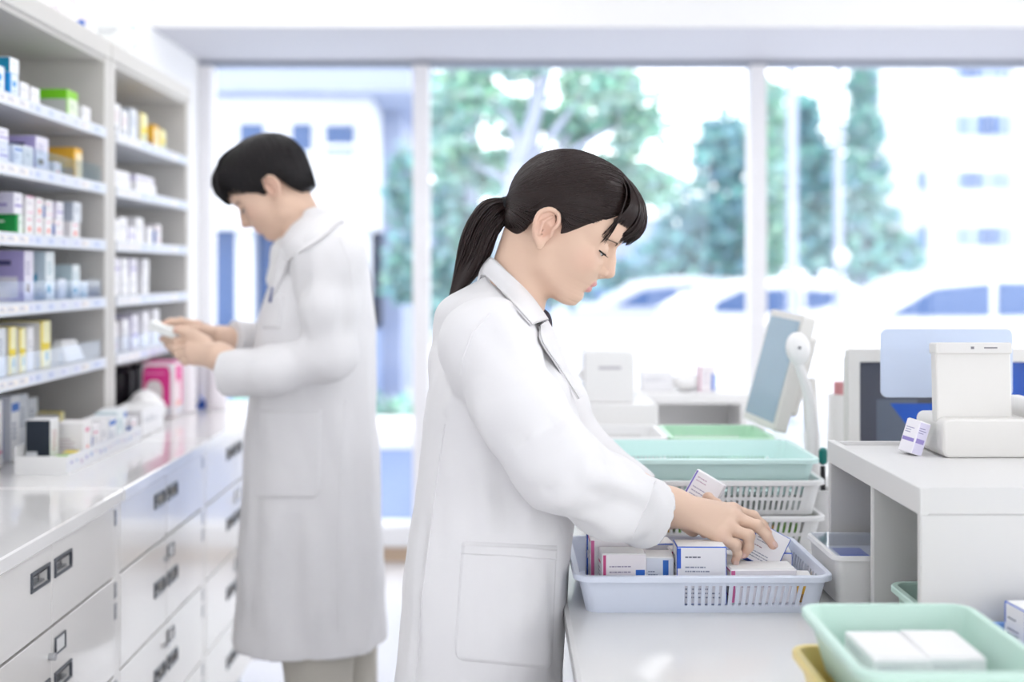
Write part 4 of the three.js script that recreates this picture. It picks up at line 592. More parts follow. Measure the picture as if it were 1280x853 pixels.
function car(label, px, d, L, m, dir = 1) {
  const t = thing('car', label, 'car', [SH(px, d), GY, -d], 0, 'parked cars'), s = new THREE.Shape(), k = L / 4.4, q = (x, y) => [x * k * dir, y * k];
  const outline = [[-2.2, 0.3], [-2.2, 0.72], [-2.05, 0.9], [-1.3, 0.98], [-0.55, 1.38], [0.2, 1.47], [1.2, 1.44], [1.75, 1.2], [2.15, 1.0], [2.2, 0.6], [2.15, 0.3]];
  outline.forEach(([x, y], i) => (i ? s.lineTo(...q(x, y)) : s.moveTo(...q(x, y)))); s.closePath();
  part(t, 'body', new THREE.ExtrudeGeometry(s, { depth: 1.45 * k, bevelEnabled: true, bevelSize: 0.08, bevelThickness: 0.1, bevelSegments: 3 }).translate(0, 0, -0.725 * k), m);
  for (const w of [[[-1.05, 1.0], [-0.5, 1.32], [0.12, 1.38], [0.12, 1.0]], [[0.2, 1.0], [0.2, 1.39], [1.1, 1.37], [1.5, 1.18], [1.55, 1.02]]]) { const g = new THREE.Shape(); w.forEach(([x, y], i) => (i ? g.lineTo(...q(x, y)) : g.moveTo(...q(x, y)))); g.closePath(); part(t, 'side_window', new THREE.ExtrudeGeometry(g, { depth: 0.02, bevelEnabled: false }).translate(0, 0, 0.825 * k), OM.glassBlue); }
  for (const x of [-1.35, 1.35]) for (const z of [-0.72, 0.72]) { const w = part(t, 'wheel', new THREE.CylinderGeometry(0.32 * k, 0.32 * k, 0.2, 20).rotateX(Math.PI / 2).translate(x * k * dir, 0.32 * k, z * k + 0.1 * Math.sign(z)), OM.tyre); part(w, 'hub', new THREE.CylinderGeometry(0.18 * k, 0.18 * k, 0.22, 14).rotateX(Math.PI / 2).translate(x * k * dir, 0.32 * k, z * k + 0.1 * Math.sign(z)), OM.carSilver); }
}
car('large white car at the right behind the monitors', 1190, 15, 4.6, OM.carWhite);
car('white car with dark windows just right of the right mullion', 1000, 18.5, 4.2, OM.carWhite, -1);
car('silver car left of the right mullion in the middle window', 832, 22, 4.2, OM.carSilver);
car('dark blue car behind the woman\'s chin', 700, 25.2, 4.2, OM.carBlue, -1);
car('small silver car between the mullion and the ponytail', 590, 28.3, 4.0, OM.carSilver);
// ---------- distance fields for soft forms ----------
const smin = (a, b, k) => { if (k <= 0) return Math.min(a, b); const h = Math.max(k - Math.abs(a - b), 0) / k; return Math.min(a, b) - h * h * k * 0.25; };
const smax = (a, b, k) => -smin(-a, -b, k);
// tapered capsule; flat: [normal, factor>1] squeezes the section along a direction
function cap(a, b, ra, rb, flat) {
  const ax = a.x, ay = a.y, az = a.z, bx = b.x - ax, by = b.y - ay, bz = b.z - az, L = bx * bx + by * by + bz * bz || 1e-9;
  return (x, y, z) => { let px = x - ax, py = y - ay, pz = z - az; const t = clamp((px * bx + py * by + pz * bz) / L, 0, 1); px -= bx * t; py -= by * t; pz -= bz * t;
    if (flat) { const n = flat[0], c = (px * n.x + py * n.y + pz * n.z) * (flat[1] - 1); px += n.x * c; py += n.y * c; pz += n.z * c; }
    return Math.sqrt(px * px + py * py + pz * pz) - (ra + (rb - ra) * t); };
}
// ellipsoid, optional rotation matrix (local axes as rows)
function ell(c, r, rot) {
  const e = rot ? rot.elements : null;
  return (x, y, z) => { let px = x - c.x, py = y - c.y, pz = z - c.z; if (e) { const qx = e[0] * px + e[1] * py + e[2] * pz, qy = e[4] * px + e[5] * py + e[6] * pz, qz = e[8] * px + e[9] * py + e[10] * pz; px = qx; py = qy; pz = qz; }
    const ux = px / r.x, uy = py / r.y, uz = pz / r.z, k0 = Math.sqrt(ux * ux + uy * uy + uz * uz), wx = ux / r.x, wy = uy / r.y, wz = uz / r.z, k1 = Math.sqrt(wx * wx + wy * wy + wz * wz); return k1 < 1e-9 ? -Math.min(r.x, r.y, r.z) : k0 * (k0 - 1) / k1; };
}
const ball = (c, r) => (x, y, z) => Math.hypot(x - c.x, y - c.y, z - c.z) - r;
const union = (list, k) => (x, y, z) => { let d = list[0](x, y, z); for (let i = 1; i < list.length; i++) d = smin(d, list[i](x, y, z), k); return d; };
// a chain of tapered capsules through joints [[V3, r], ...]
const chain = (js, k = 0.004, flat) => union(js.slice(1).map((j, i) => cap(js[i][0], j[0], js[i][1], j[1], flat)), k);
// stack of oval sections: keys [y, cx, cz, a, b] sorted by falling y
function oval(keys, p = 2.3) {
  const Y = keys.map((k) => k[0]), n = keys.length;
  return (x, y, z) => {
    let i = 0; while (i < n - 2 && y < Y[i + 1]) i++;
    let t = clamp((Y[i] - y) / (Y[i] - Y[i + 1]), 0, 1);
    const g = (c) => { const p1 = keys[i][c], p2 = keys[i + 1][c], p0 = keys[Math.max(0, i - 1)][c], p3 = keys[Math.min(n - 1, i + 2)][c]; return 0.5 * (2 * p1 + (p2 - p0) * t + (2 * p0 - 5 * p1 + 4 * p2 - p3) * t * t + (3 * p1 - p0 - 3 * p2 + p3) * t * t * t); };
    const a = g(3), b = g(4), u = Math.abs(x - g(1)) / a, w = Math.abs(z - g(2)) / b, m = Math.pow(Math.pow(u, p) + Math.pow(w, p), 1 / p), d = (m - 1) * Math.min(a, b) * (u + w > 1e-6 ? (lerp(a, b, w / (u + w)) / Math.min(a, b)) * 0.9 : 1);
    return Math.max(d, y - Y[0], Y[n - 1] - y);
  };
}
// ridges and furrows of cloth: [A, B, width, height]
const folds = (list) => (x, y, z) => { let s = 0; for (const f of list) { const [a, b, w, h] = f, bx = b.x - a.x, by = b.y - a.y, bz = b.z - a.z, t = clamp(((x - a.x) * bx + (y - a.y) * by + (z - a.z) * bz) / (bx * bx + by * by + bz * bz), 0, 1), dx = x - a.x - bx * t, dy = y - a.y - by * t, dz = z - a.z - bz * t, q = (dx * dx + dy * dy + dz * dz) / (w * w); if (q < 9) s += h * Math.exp(-q) * Math.min(1, 4 * t * (1 - t) + 0.25); } return s; };
function grad(f, x, y, z, e = 0.0008) { return v(f(x + e, y, z) - f(x - e, y, z), f(x, y + e, z) - f(x, y - e, z), f(x, y, z + e) - f(x, y, z - e)).normalize(); }
// surface nets on a grid, with coarse blocks skipped, then vertices pulled onto the surface
function skin(f, lo, hi, cell, paint, band = 1.6) {
  const nx = Math.ceil((hi.x - lo.x) / cell) + 1, ny = Math.ceil((hi.y - lo.y) / cell) + 1, nz = Math.ceil((hi.z - lo.z) / cell) + 1, B = 6;
  const val = new Float32Array(nx * ny * nz), at = (i, j, k) => (k * ny + j) * nx + i;
  for (let k0 = 0; k0 < nz; k0 += B) for (let j0 = 0; j0 < ny; j0 += B) for (let i0 = 0; i0 < nx; i0 += B) {
    const c = f(lo.x + (i0 + B / 2) * cell, lo.y + (j0 + B / 2) * cell, lo.z + (k0 + B / 2) * cell), far = Math.abs(c) > band * B * cell;
    for (let k = k0; k < Math.min(nz, k0 + B); k++) for (let j = j0; j < Math.min(ny, j0 + B); j++) for (let i = i0; i < Math.min(nx, i0 + B); i++) val[at(i, j, k)] = far ? c : f(lo.x + i * cell, lo.y + j * cell, lo.z + k * cell);
  }
  const id = new Int32Array(nx * ny * nz).fill(-1), pos = [], idx = [];
  for (let k = 0; k < nz - 1; k++) for (let j = 0; j < ny - 1; j++) for (let i = 0; i < nx - 1; i++) {
    let n = 0, sx = 0, sy = 0, sz = 0, inside = 0; const g = [];
    for (let c = 0; c < 8; c++) { g[c] = val[at(i + (c & 1), j + ((c >> 1) & 1), k + (c >> 2))]; if (g[c] < 0) inside++; }
    if (inside === 0 || inside === 8) continue;
    for (let c = 0; c < 8; c++) for (const b of [1, 2, 4]) { if (c & b) continue; const q = c | b; if ((g[c] < 0) === (g[q] < 0)) continue; const t = g[c] / (g[c] - g[q]); sx += (c & 1) + (b === 1 ? t : 0); sy += ((c >> 1) & 1) + (b === 2 ? t : 0); sz += (c >> 2) + (b === 4 ? t : 0); n++; }
    id[at(i, j, k)] = pos.length / 3; pos.push(lo.x + (i + sx / n) * cell, lo.y + (j + sy / n) * cell, lo.z + (k + sz / n) * cell);
  }
  for (let k = 1; k < nz - 1; k++) for (let j = 1; j < ny - 1; j++) for (let i = 1; i < nx - 1; i++) {
    const a = val[at(i, j, k)] < 0;
    for (const ax of [0, 1, 2]) {
      const b = val[at(i + (ax === 0), j + (ax === 1), k + (ax === 2))] < 0; if (a === b) continue;
      const u = ax === 0 ? [0, 1, 0] : ax === 1 ? [0, 0, 1] : [1, 0, 0], w = ax === 0 ? [0, 0, 1] : ax === 1 ? [1, 0, 0] : [0, 1, 0];
      const q = [[0, 0], [1, 0], [1, 1], [0, 1]].map(([s, t]) => id[at(i - s * u[0] - t * w[0], j - s * u[1] - t * w[1], k - s * u[2] - t * w[2])]); if (q.some((e) => e < 0)) continue;
      if (a) idx.push(q[0], q[1], q[2], q[0], q[2], q[3]); else idx.push(q[0], q[2], q[1], q[0], q[3], q[2]);
    }
  }
  const nor = new Float32Array(pos.length), col = paint ? new Float32Array(pos.length) : null, uv = new Float32Array(pos.length / 3 * 2);
  for (let i = 0; i < pos.length; i += 3) {
    for (let s = 0; s < 2; s++) { const d = f(pos[i], pos[i + 1], pos[i + 2]), n = grad(f, pos[i], pos[i + 1], pos[i + 2]), m = clamp(d, -cell * 0.5, cell * 0.5); pos[i] -= n.x * m; pos[i + 1] -= n.y * m; pos[i + 2] -= n.z * m; }
    const n = grad(f, pos[i], pos[i + 1], pos[i + 2], cell * 0.35); nor[i] = n.x; nor[i + 1] = n.y; nor[i + 2] = n.z;
    if (paint) { const c = paint(pos[i], pos[i + 1], pos[i + 2], n); col[i] = c[0]; col[i + 1] = c[1]; col[i + 2] = c[2]; }
    uv[i / 3 * 2] = pos[i]; uv[i / 3 * 2 + 1] = pos[i + 1];
  }
  const g = new THREE.BufferGeometry(); g.setAttribute('position', new THREE.Float32BufferAttribute(pos, 3)); g.setAttribute('normal', new THREE.BufferAttribute(nor, 3)); if (paint) g.setAttribute('color', new THREE.BufferAttribute(col, 3)); g.setAttribute('uv', new THREE.BufferAttribute(uv, 2)); g.setIndex(idx); return g;
}
// point on a form seen along the line through a place of the picture (used to lay pockets and seams on cloth)
function onForm(f, px, py, d0) { const o = v(0, EYE, 0), dir = P(px, py, 1).sub(o).normalize(); let t = d0; for (let i = 0; i < 90; i++) { const d = f(dir.x * t, EYE + dir.y * t, dir.z * t); if (Math.abs(d) < 0.0003) break; t += d * 0.7; if (t > d0 + 1.2) return null; } return v(dir.x * t, EYE + dir.y * t, dir.z * t); }
// a sewn-on patch: grid of places [[u,v]->px], lying on the form, with thickness
function patch(f, d0, at, nu, nv, thick, mask) {
  const pts = [], idx = [], pos = [], nor = [];
  for (let j = 0; j <= nv; j++) for (let i = 0; i <= nu; i++) { const [px, py] = at(i / nu, j / nv), p = onForm(f, px, py, d0); if (!p) { pts.push(null); continue; } const n = grad(f, p.x, p.y, p.z, 0.004); const e = i === 0 || j === 0 || i === nu || j === nv; pts.push([p, n, e]); }
  for (const q of pts) { if (!q) { pos.push(0, 0, 0); nor.push(0, 1, 0); continue; } const [p, n, e] = q, h = e ? -0.001 : thick; pos.push(p.x + n.x * h, p.y + n.y * h, p.z + n.z * h); nor.push(n.x, n.y, n.z); }
  for (let j = 0; j < nv; j++) for (let i = 0; i < nu; i++) { const a = j * (nu + 1) + i, b = a + 1, c = a + nu + 1, d = c + 1; if (!pts[a] || !pts[b] || !pts[c] || !pts[d]) continue; idx.push(a, c, b, b, c, d); }
  const g = new THREE.BufferGeometry(); g.setAttribute('position', new THREE.Float32BufferAttribute(pos, 3)); g.setIndex(idx); g.computeVertexNormals(); g.setAttribute('uv', new THREE.BufferAttribute(new Float32Array(pos.length / 3 * 2), 2)); return g;
}
function seam(f, d0, pts, r = 0.0016, sink = 0.3) {
  const out = []; for (let i = 0; i < pts.length - 1; i++) { const n = Math.max(3, Math.ceil(Math.hypot(pts[i + 1][0] - pts[i][0], pts[i + 1][1] - pts[i][1]) / 12)); for (let k = 0; k < n + (i === pts.length - 2 ? 1 : 0); k++) { const t = k / n, p = onForm(f, lerp(pts[i][0], pts[i + 1][0], t), lerp(pts[i][1], pts[i + 1][1], t), d0); if (p) { const g = grad(f, p.x, p.y, p.z, 0.004); out.push(p.addScaledVector(g, -r * sink)); } } }
  return tube(out, r, out.length * 2, 6);
}
// cloth sheet between two lines, with thickness and a soft bulge
function sheet(A, B, thick, nu = 24, nv = 6, bulge = 0) {
  const ca = new THREE.CatmullRomCurve3(A), cb = new THREE.CatmullRomCurve3(B), P0 = [];
  for (let i = 0; i <= nu; i++) for (let j = 0; j <= nv; j++) P0.push(ca.getPoint(i / nu).lerp(cb.getPoint(i / nu), j / nv));
  const g0 = new THREE.BufferGeometry().setFromPoints(P0), idx = []; for (let i = 0; i < nu; i++) for (let j = 0; j < nv; j++) { const a = i * (nv + 1) + j, b = a + 1, c = a + nv + 1, d = c + 1; idx.push(a, b, c, b, d, c); } g0.setIndex(idx); g0.computeVertexNormals();
  const N = g0.attributes.normal, pos = [], out = [];
  for (const s of [1, -1]) for (let i = 0; i < P0.length; i++) { const j = i % (nv + 1), k = Math.sin(j / nv * Math.PI) * bulge; pos.push(P0[i].x + N.getX(i) * (s * thick / 2 + k), P0[i].y + N.getY(i) * (s * thick / 2 + k), P0[i].z + N.getZ(i) * (s * thick / 2 + k)); }
  const n = P0.length; out.push(...idx); for (let i = 0; i < idx.length; i += 3) out.push(idx[i] + n, idx[i + 2] + n, idx[i + 1] + n);
  const edge = (a, b) => out.push(a, a + n, b, b, a + n, b + n);
  for (let i = 0; i < nu; i++) { edge(i * (nv + 1), (i + 1) * (nv + 1)); edge((i + 1) * (nv + 1) + nv, i * (nv + 1) + nv); }
  for (let j = 0; j < nv; j++) { edge(j + 1, j); edge(nu * (nv + 1) + j, nu * (nv + 1) + j + 1); }
  const g = new THREE.BufferGeometry(); g.setAttribute('position', new THREE.Float32BufferAttribute(pos, 3)); g.setIndex(out); g.computeVertexNormals(); g.setAttribute('uv', new THREE.BufferAttribute(new Float32Array(pos.length / 3 * 2), 2)); return g;
}
// ---------- people ----------
const SKIN = { base: [0.73, 0.505, 0.38], lip: [0.66, 0.31, 0.30], rosy: [0.74, 0.43, 0.335], hand: [0.79, 0.56, 0.43] };  // hand: base skin lightened to carry the stronger light on the hands
const skinMat = mat(0xffffff, 0.48, { vertexColors: true, sheen: 0.25, sheenRoughness: 0.5, sheenColor: lin(1, 0.75, 0.65) });
const coatMat = mat(lin(0.79, 0.78, 0.795), 0.85, { sheen: 0.2, sheenRoughness: 0.6, sheenColor: lin(1, 1, 1) });
const hairMat = mat(lin(0.020, 0.0105, 0.0095), 0.34, { specularIntensity: 0.6 }), hairMan = mat(lin(0.011, 0.009, 0.010), 0.42, { specularIntensity: 0.5 });
const fine = (js, n) => { const c = new THREE.CatmullRomCurve3(js.map((j) => j[0])); return Array.from({ length: n + 1 }, (_, i) => { const t = i / n, k = t * (js.length - 1), a = Math.min(js.length - 2, Math.floor(k)); return [c.getPoint(t), lerp(js[a][1], js[a + 1][1], k - a)]; }); };
const mixc = (a, b, t) => [lerp(a[0], b[0], t), lerp(a[1], b[1], t), lerp(a[2], b[2], t)];
const lidPt = (a, e, s, r) => { a *= Math.PI / 180; e *= Math.PI / 180; return v(0.0755 + r * Math.cos(e) * Math.cos(a), 0.0105 + r * Math.sin(e), s * (0.0325 + r * Math.cos(e) * Math.sin(a))); };
// head in its own frame: x forward, y up, z to the side that faces the camera; origin at the ear canal
function headField(o) {
  const { w = 1, jaw = 1, noseL = 0 } = o;
  const sym = (fn) => union([fn(1), fn(-1)], 0);
  const cran = ell(v(0.008, 0.046, 0), v(0.094, 0.082, 0.073 * w)), faceE = ell(v(0.044, -0.012, 0), v(0.053, 0.064, 0.056 * w));
  const jawL = sym((s) => chain([[v(0.0, -0.028, s * 0.050 * w), 0.015], [v(0.012, -0.050 * jaw, s * 0.045 * w), 0.0125], [v(0.054, -0.0705 * jaw, s * 0.014), 0.0145]], 0.01));
  const chin = ell(v(0.0660, -0.069 * jaw, 0), v(0.0175, 0.0165, 0.021)), mouthE = ell(v(0.060, -0.045, 0), v(0.026, 0.028, 0.029));
  const lower = ell(v(0.038, -0.048, 0), v(0.043, 0.030, 0.041 * w));
  const cheek = sym((s) => ell(v(0.050, -0.014, s * 0.031 * w), v(0.031, 0.027, 0.026)));
  const brow = sym((s) => chain([[v(0.090, 0.028, s * 0.008), 0.010], [v(0.082, 0.032, s * 0.030), 0.011], [v(0.062, 0.028, s * 0.050 * w), 0.010]], 0.006));
  const forehead = ell(v(0.056, 0.056, 0), v(0.047, 0.042, 0.058 * w));
  const nose = chain([[v(0.0915, 0.021, 0), 0.0058], [v(0.0985 + noseL * 0.5, 0.002, 0), 0.0062], [v(0.1072 + noseL, -0.0165, 0), 0.0070]], 0.006);
  const nbody = ell(v(0.0935, -0.011, 0), v(0.0125, 0.019, 0.0092));
  const alae = sym((s) => ell(v(0.0960, -0.0205, s * 0.0100), v(0.0078, 0.0058, 0.0052)));
  const colum = chain([[v(0.105 + noseL, -0.0215, 0), 0.0040], [v(0.0945, -0.0265, 0), 0.0042]], 0.004);
  const upLip = sym((s) => chain([[v(0.0918, -0.0432, 0), 0.0045], [v(0.0888, -0.0436, s * 0.010), 0.0041], [v(0.0785, -0.0452, s * 0.0225), 0.0022]], 0.006));
  const loLip = sym((s) => chain([[v(0.0872, -0.0540, 0), 0.0058], [v(0.0848, -0.0530, s * 0.010), 0.0052], [v(0.0778, -0.0460, s * 0.0215), 0.0020]], 0.006));
  const socket = sym((s) => ell(v(0.094, 0.0125, s * 0.033), v(0.017, 0.0105, 0.017)));
  const lid = sym((s) => ball(v(0.0755, 0.0105, s * 0.0325), 0.0146));
  const slit = sym((s) => chain([-50, -20, 12, 42, 72].map((a, i) => [lidPt(a, [-20, -28, -31, -27, -17][i], s, 0.0153), [0.0008, 0.0028, 0.0036, 0.0029, 0.0009][i]]), 0.001));
  const nostril = sym((s) => ell(v(0.1000, -0.0268, s * 0.0062), v(0.0042, 0.0022, 0.0026)));
  // ears
  const ez = (x, s) => s * (0.0735 * w + Math.max(0, -x) * 0.46), E = (x, y, s, lift = 0) => v(x, y, ez(x, s) + s * lift);
  const ear = (s) => {
    const tilt = new THREE.Matrix4().makeRotationZ(0.16).multiply(new THREE.Matrix4().makeRotationY(s * 0.42));
    const plate = ell(v(-0.009, 0.003, ez(-0.009, s)), v(0.0165, 0.0275, 0.0042), tilt);
    const helix = chain(fine([[E(0.003, 0.002, s, 0.003), 0.0028], [E(0.007, 0.016, s, 0.003), 0.0030], [E(0.001, 0.029, s, 0.003), 0.0032], [E(-0.013, 0.030, s, 0.003), 0.0033], [E(-0.0235, 0.019, s, 0.003), 0.0033], [E(-0.0235, 0.002, s, 0.003), 0.0031], [E(-0.016, -0.014, s, 0.003), 0.003], [E(-0.007, -0.022, s, 0.002), 0.0045]], 22), 0.002);
    const anti = chain([[E(-0.006, 0.021, s, 0.003), 0.0024], [E(-0.014, 0.008, s, 0.004), 0.0028], [E(-0.011, -0.010, s, 0.004), 0.003]], 0.002);
    const lobe = ell(E(-0.003, -0.0235, s, 0.001), v(0.0065, 0.0085, 0.0042)), tragus = ell(E(0.0055, -0.003, s, 0.002), v(0.003, 0.006, 0.004));
    const concha = ell(E(-0.0045, -0.002, s, 0.0065), v(0.0072, 0.0115, 0.0075));
    return (x, y, z) => { let d = smin(plate(x, y, z), smin(helix(x, y, z), lobe(x, y, z), 0.004), 0.003); d = smax(d, -concha(x, y, z), 0.003); return smin(smin(d, anti(x, y, z), 0.002), tragus(x, y, z), 0.003); };
  };
  const earR = ear(1), earL = ear(-1), neck = o.neck;
  const flesh = (x, y, z) => {
    let d = cran(x, y, z);
    d = smin(d, forehead(x, y, z), 0.03); d = smin(d, faceE(x, y, z), 0.035); d = smin(d, lower(x, y, z), 0.02); d = smin(d, jawL(x, y, z), 0.028); d = smin(d, chin(x, y, z), 0.016); d = smin(d, mouthE(x, y, z), 0.022); d = smin(d, cheek(x, y, z), 0.025); return smin(d, brow(x, y, z), 0.016); };
  const PT = [[0.075, 0.101], [0.054, 0.1045], [0.030, 0.1010], [0.022, 0.0958], [0.010, 0.0935], [0, 0.0925], [-0.013, 0.0925], [-0.025, 0.0935], [-0.035, 0.0925], [-0.0435, 0.0918], [-0.050, 0.0890], [-0.057, 0.0876], [-0.062, 0.0868], [-0.067, 0.0863], [-0.074, 0.0858], [-0.080, 0.083], [-0.087, 0.0765]];
  const fixes = PT.map(([u, x1]) => { let x = 0.14; while (x > 0.03 && flesh(x, u, 0) > 0) x -= 0.0004; return [u, clamp(x - x1, -0.004, 0.02)]; });
  const fixAt = (u) => { if (u > PT[0][0]) return fixes[0][1] * sstep(0.12, 0.075, u); for (let i = 0; i < fixes.length - 1; i++) if (u > fixes[i + 1][0]) return lerp(fixes[i][1], fixes[i + 1][1], sstep(0, 1, (fixes[i][0] - u) / (fixes[i][0] - fixes[i + 1][0]))); return fixes[fixes.length - 1][1] * sstep(-0.11, -0.087, u); };
  const f = (x, y, z) => {
    let d = flesh(x, y, z); if (x > 0.02 && d < 0.04) d += fixAt(y) * Math.exp(-z * z / 0.0017) * sstep(0.02, 0.075, x) + (x > 0.06 ? 0.003 * Math.exp(-Math.pow((y + 0.0615) / 0.0038, 2) - z * z / 0.00022) : 0);
    d = smin(d, neck(x, y, z), 0.022);
    d = smax(d, -socket(x, y, z), 0.016); d = smin(d, lid(x, y, z), 0.005);
    d = smin(d, nbody(x, y, z), 0.008); d = smin(d, nose(x, y, z), 0.008); d = smin(d, alae(x, y, z), 0.005); d = smin(d, colum(x, y, z), 0.006);
    const l = Math.min(upLip(x, y, z), loLip(x, y, z)); d = smin(d, smin(upLip(x, y, z), loLip(x, y, z), 0.0012), 0.005);
    d = smax(d, -slit(x, y, z), 0.0012); d = smax(d, -nostril(x, y, z), 0.002); 
    d = smin(d, z > 0 ? earR(x, y, z) : earL(x, y, z), 0.004);
    return d;
  };
  const lipsD = (x, y, z) => Math.min(upLip(x, y, z) , loLip(x, y, z));
  const cheekC = v(0.062, -0.012, 0.045);
  const paint = (x, y, z) => {
    let c = SKIN.base; const q = Math.hypot(x - cheekC.x, y - cheekC.y, Math.abs(z) - cheekC.z);
    c = mixc(c, SKIN.rosy, 0.45 * sstep(0.032, 0.006, q)); const e = Math.hypot(x + 0.009, y - 0.004, Math.abs(z) - 0.078); c = mixc(c, SKIN.rosy, 0.5 * sstep(0.035, 0.012, e));
    c = mixc(c, SKIN.rosy, 0.35 * sstep(0.014, 0.004, Math.hypot(x - 0.107, y + 0.013, z)));
    return mixc(c, o.lip ?? SKIN.lip, sstep(0.0016, 0.0004, lipsD(x, y, z)) * (Math.abs(z) < 0.0235 && x > 0.074 ? 1 : 0));
  };
  return { f, paint };
}
const onto = (f, p, off = 0) => { const q = p.clone(); for (let i = 0; i < 6; i++) { const d = f(q.x, q.y, q.z) - off, n = grad(f, q.x, q.y, q.z, 0.002); q.addScaledVector(n, -d * 0.8); } return q; };
function faceBits(g, hf, M4, strong, mir = (q) => q) {     // eyes, lashes, brows
  for (const s of [1, -1]) {
    const eye = new THREE.SphereGeometry(0.0134, 32, 24); eye.rotateZ(-Math.PI / 2); // pole forward
    const c = new Float32Array(eye.attributes.position.count * 3), p = eye.attributes.position, look = v(0.86, -0.5, -0.06 * s).normalize();
    for (let i = 0; i < p.count; i++) { const a = v(p.getX(i), p.getY(i), p.getZ(i)).normalize().dot(look), k = a > 0.84 ? [0.012, 0.008, 0.006] : [0.8, 0.78, 0.78]; c.set(k, i * 3); }
    eye.setAttribute('color', new THREE.BufferAttribute(c, 3)); eye.translate(0.0755, 0.0105, s * 0.0325); eye.applyMatrix4(M4); part(g, 'eye', mir(eye), mat(0xffffff, 0.2, { vertexColors: true }));
    const L = [-54, -22, 10, 44, 80].map((q, i) => lidPt(q, [-17, -19, -20, -17, -10][i], s, 0.0151));
    const lash = [limb(L, (t) => 0.0006 + 0.0008 * Math.sin(t * Math.PI * 0.75), 20, 5)];
    const cv = new THREE.CatmullRomCurve3(L); for (let i = 0; i < 22; i++) { const k = 0.12 + i / 21 * 0.86, q = cv.getPoint(k), a = (-54 + 134 * k) * Math.PI / 180, out = v(Math.cos(a), -0.45, s * Math.sin(a)).normalize(), n = 0.0048 + 0.002 * k; lash.push(limb([q, q.clone().addScaledVector(out, n * 0.6), q.clone().addScaledVector(out, n).add(v(0, 0.0008, 0))], (t) => 0.00042 * (1 - 0.7 * t), 3, 3)); }
    part(g, 'eyelashes', mir(merge(lash).applyMatrix4(M4)), mat(lin(0.008, 0.006, 0.006), 0.6));
    const B = [v(0.093, 0.0275, s * 0.011), v(0.0915, 0.032, s * 0.022), v(0.083, 0.035, s * 0.036), v(0.068, 0.0305, s * 0.049)].map((q) => onto(hf, q, 0.0002)), bc = new THREE.CatmullRomCurve3(B), bs = [];
    for (let i = 0; i < 130; i++) { const t = i / 130, q = bc.getPoint(t), dir = bc.getTangent(t).add(v(0, rr(-0.1, 0.5) * (1 - t), 0)).normalize(), a = q.clone().add(v(0, rr(-0.002, 0.0018) * (1 - 0.5 * t) * strong, 0)); bs.push(limb([onto(hf, a, 0.0003), onto(hf, a.clone().addScaledVector(dir, 0.006), 0.0008)], (k) => 0.00032 * strong * (1 - 0.6 * k), 2, 3)); }
    part(g, 'eyebrow', mir(merge(bs).applyMatrix4(M4)), mat(lin(0.27, 0.19, 0.145), 0.85));
  }
}
const frame = (org, pitch, yaw, sc, flip) => new THREE.Matrix4().makeTranslation(org.x, org.y, org.z).multiply(new THREE.Matrix4().makeRotationY(yaw)).multiply(new THREE.Matrix4().makeRotationZ(-pitch)).multiply(new THREE.Matrix4().makeScale(sc, sc, sc * (flip ? -1 : 1)));
function mirrored(g) { const h = g.index ? g.toNonIndexed() : g; for (const k of Object.keys(h.attributes)) { const a = h.attributes[k], n = a.itemSize, r = a.array; for (let i = 0; i < a.count; i += 3) for (let c = 0; c < n; c++) { const t = r[(i + 1) * n + c]; r[(i + 1) * n + c] = r[(i + 2) * n + c]; r[(i + 2) * n + c] = t; } } return h; }
function flipIndex(g) { const i = g.index.array; for (let k = 0; k < i.length; k += 3) { const t = i[k]; i[k] = i[k + 1]; i[k + 1] = t; } return g; }
// hand built from wrist and finger joints
function handField(o) {
  const palm = union([...o.fingers.slice(0, 4).map((fg, i) => cap(o.wrist, fg[0][0], o.rw ?? 0.019, 0.0108)), ...(o.extra ?? [])], 0.018);
  const web = union([0, 1, 2].map((i) => cap(o.fingers[i][0][0], o.fingers[i + 1][0][0], 0.0095, 0.0095)), 0.004);
  const fore = cap(o.fore, o.wrist, o.rf ?? 0.028, o.rw2 ?? 0.0225, o.flat), fingers = o.fingers.map((fg) => chain(fg, 0.0035)), knuck = o.fingers.slice(0, 4).map((fg) => ball(fg[1][0], fg[1][1] + 0.0007));
  return (x, y, z) => { let d = smin(smin(palm(x, y, z), web(x, y, z), 0.008), fore(x, y, z), 0.018); for (let i = 0; i < fingers.length; i++) d = smin(d, smin(fingers[i](x, y, z), i < 4 ? knuck[i](x, y, z) : 9, 0.004), i === 4 ? 0.012 : 0.0045); return d; };
}
const handPaint = (tips) => (x, y, z) => { let c = SKIN.hand; for (const t of tips) { const q = Math.hypot(x - t.x, y - t.y, z - t.z); c = mixc(c, SKIN.rosy, 0.6 * sstep(0.018, 0.004, q)); } return c; };
function boundsOf(pts, pad) { const b = new THREE.Box3().setFromPoints(pts); return [b.min.clone().subScalar(pad), b.max.clone().addScalar(pad)]; }
function handMesh(o, cell = 0.0022) { const pts = [o.wrist, o.fore, ...o.fingers.flat().map((j) => j[0])], [lo, hi] = boundsOf(pts, 0.04), f = handField(o); return skin(f, lo, hi, cell, handPaint([...o.fingers.map((q) => q[q.length - 1][0]), ...o.fingers.slice(0, 4).map((q) => q[0][0])])); }
function nails(g, o, f, dir) { o.fingers.forEach((fg) => { const n = fg.length, tip = fg[n - 1][0], pre = fg[n - 2][0], ax = tip.clone().sub(pre).normalize(), up = dir.clone().addScaledVector(ax, -dir.dot(ax)).normalize(), side = up.clone().cross(ax), p = tip.clone().addScaledVector(up, fg[n - 1][1] * 0.86); part(g, 'fingernail', new THREE.SphereGeometry(1, 12, 8).scale(0.0048, 0.0016, 0.0062).applyMatrix4(new THREE.Matrix4().makeBasis(side, up, ax).setPosition(p)), mat(lin(0.80, 0.56, 0.50), 0.25)); }); }
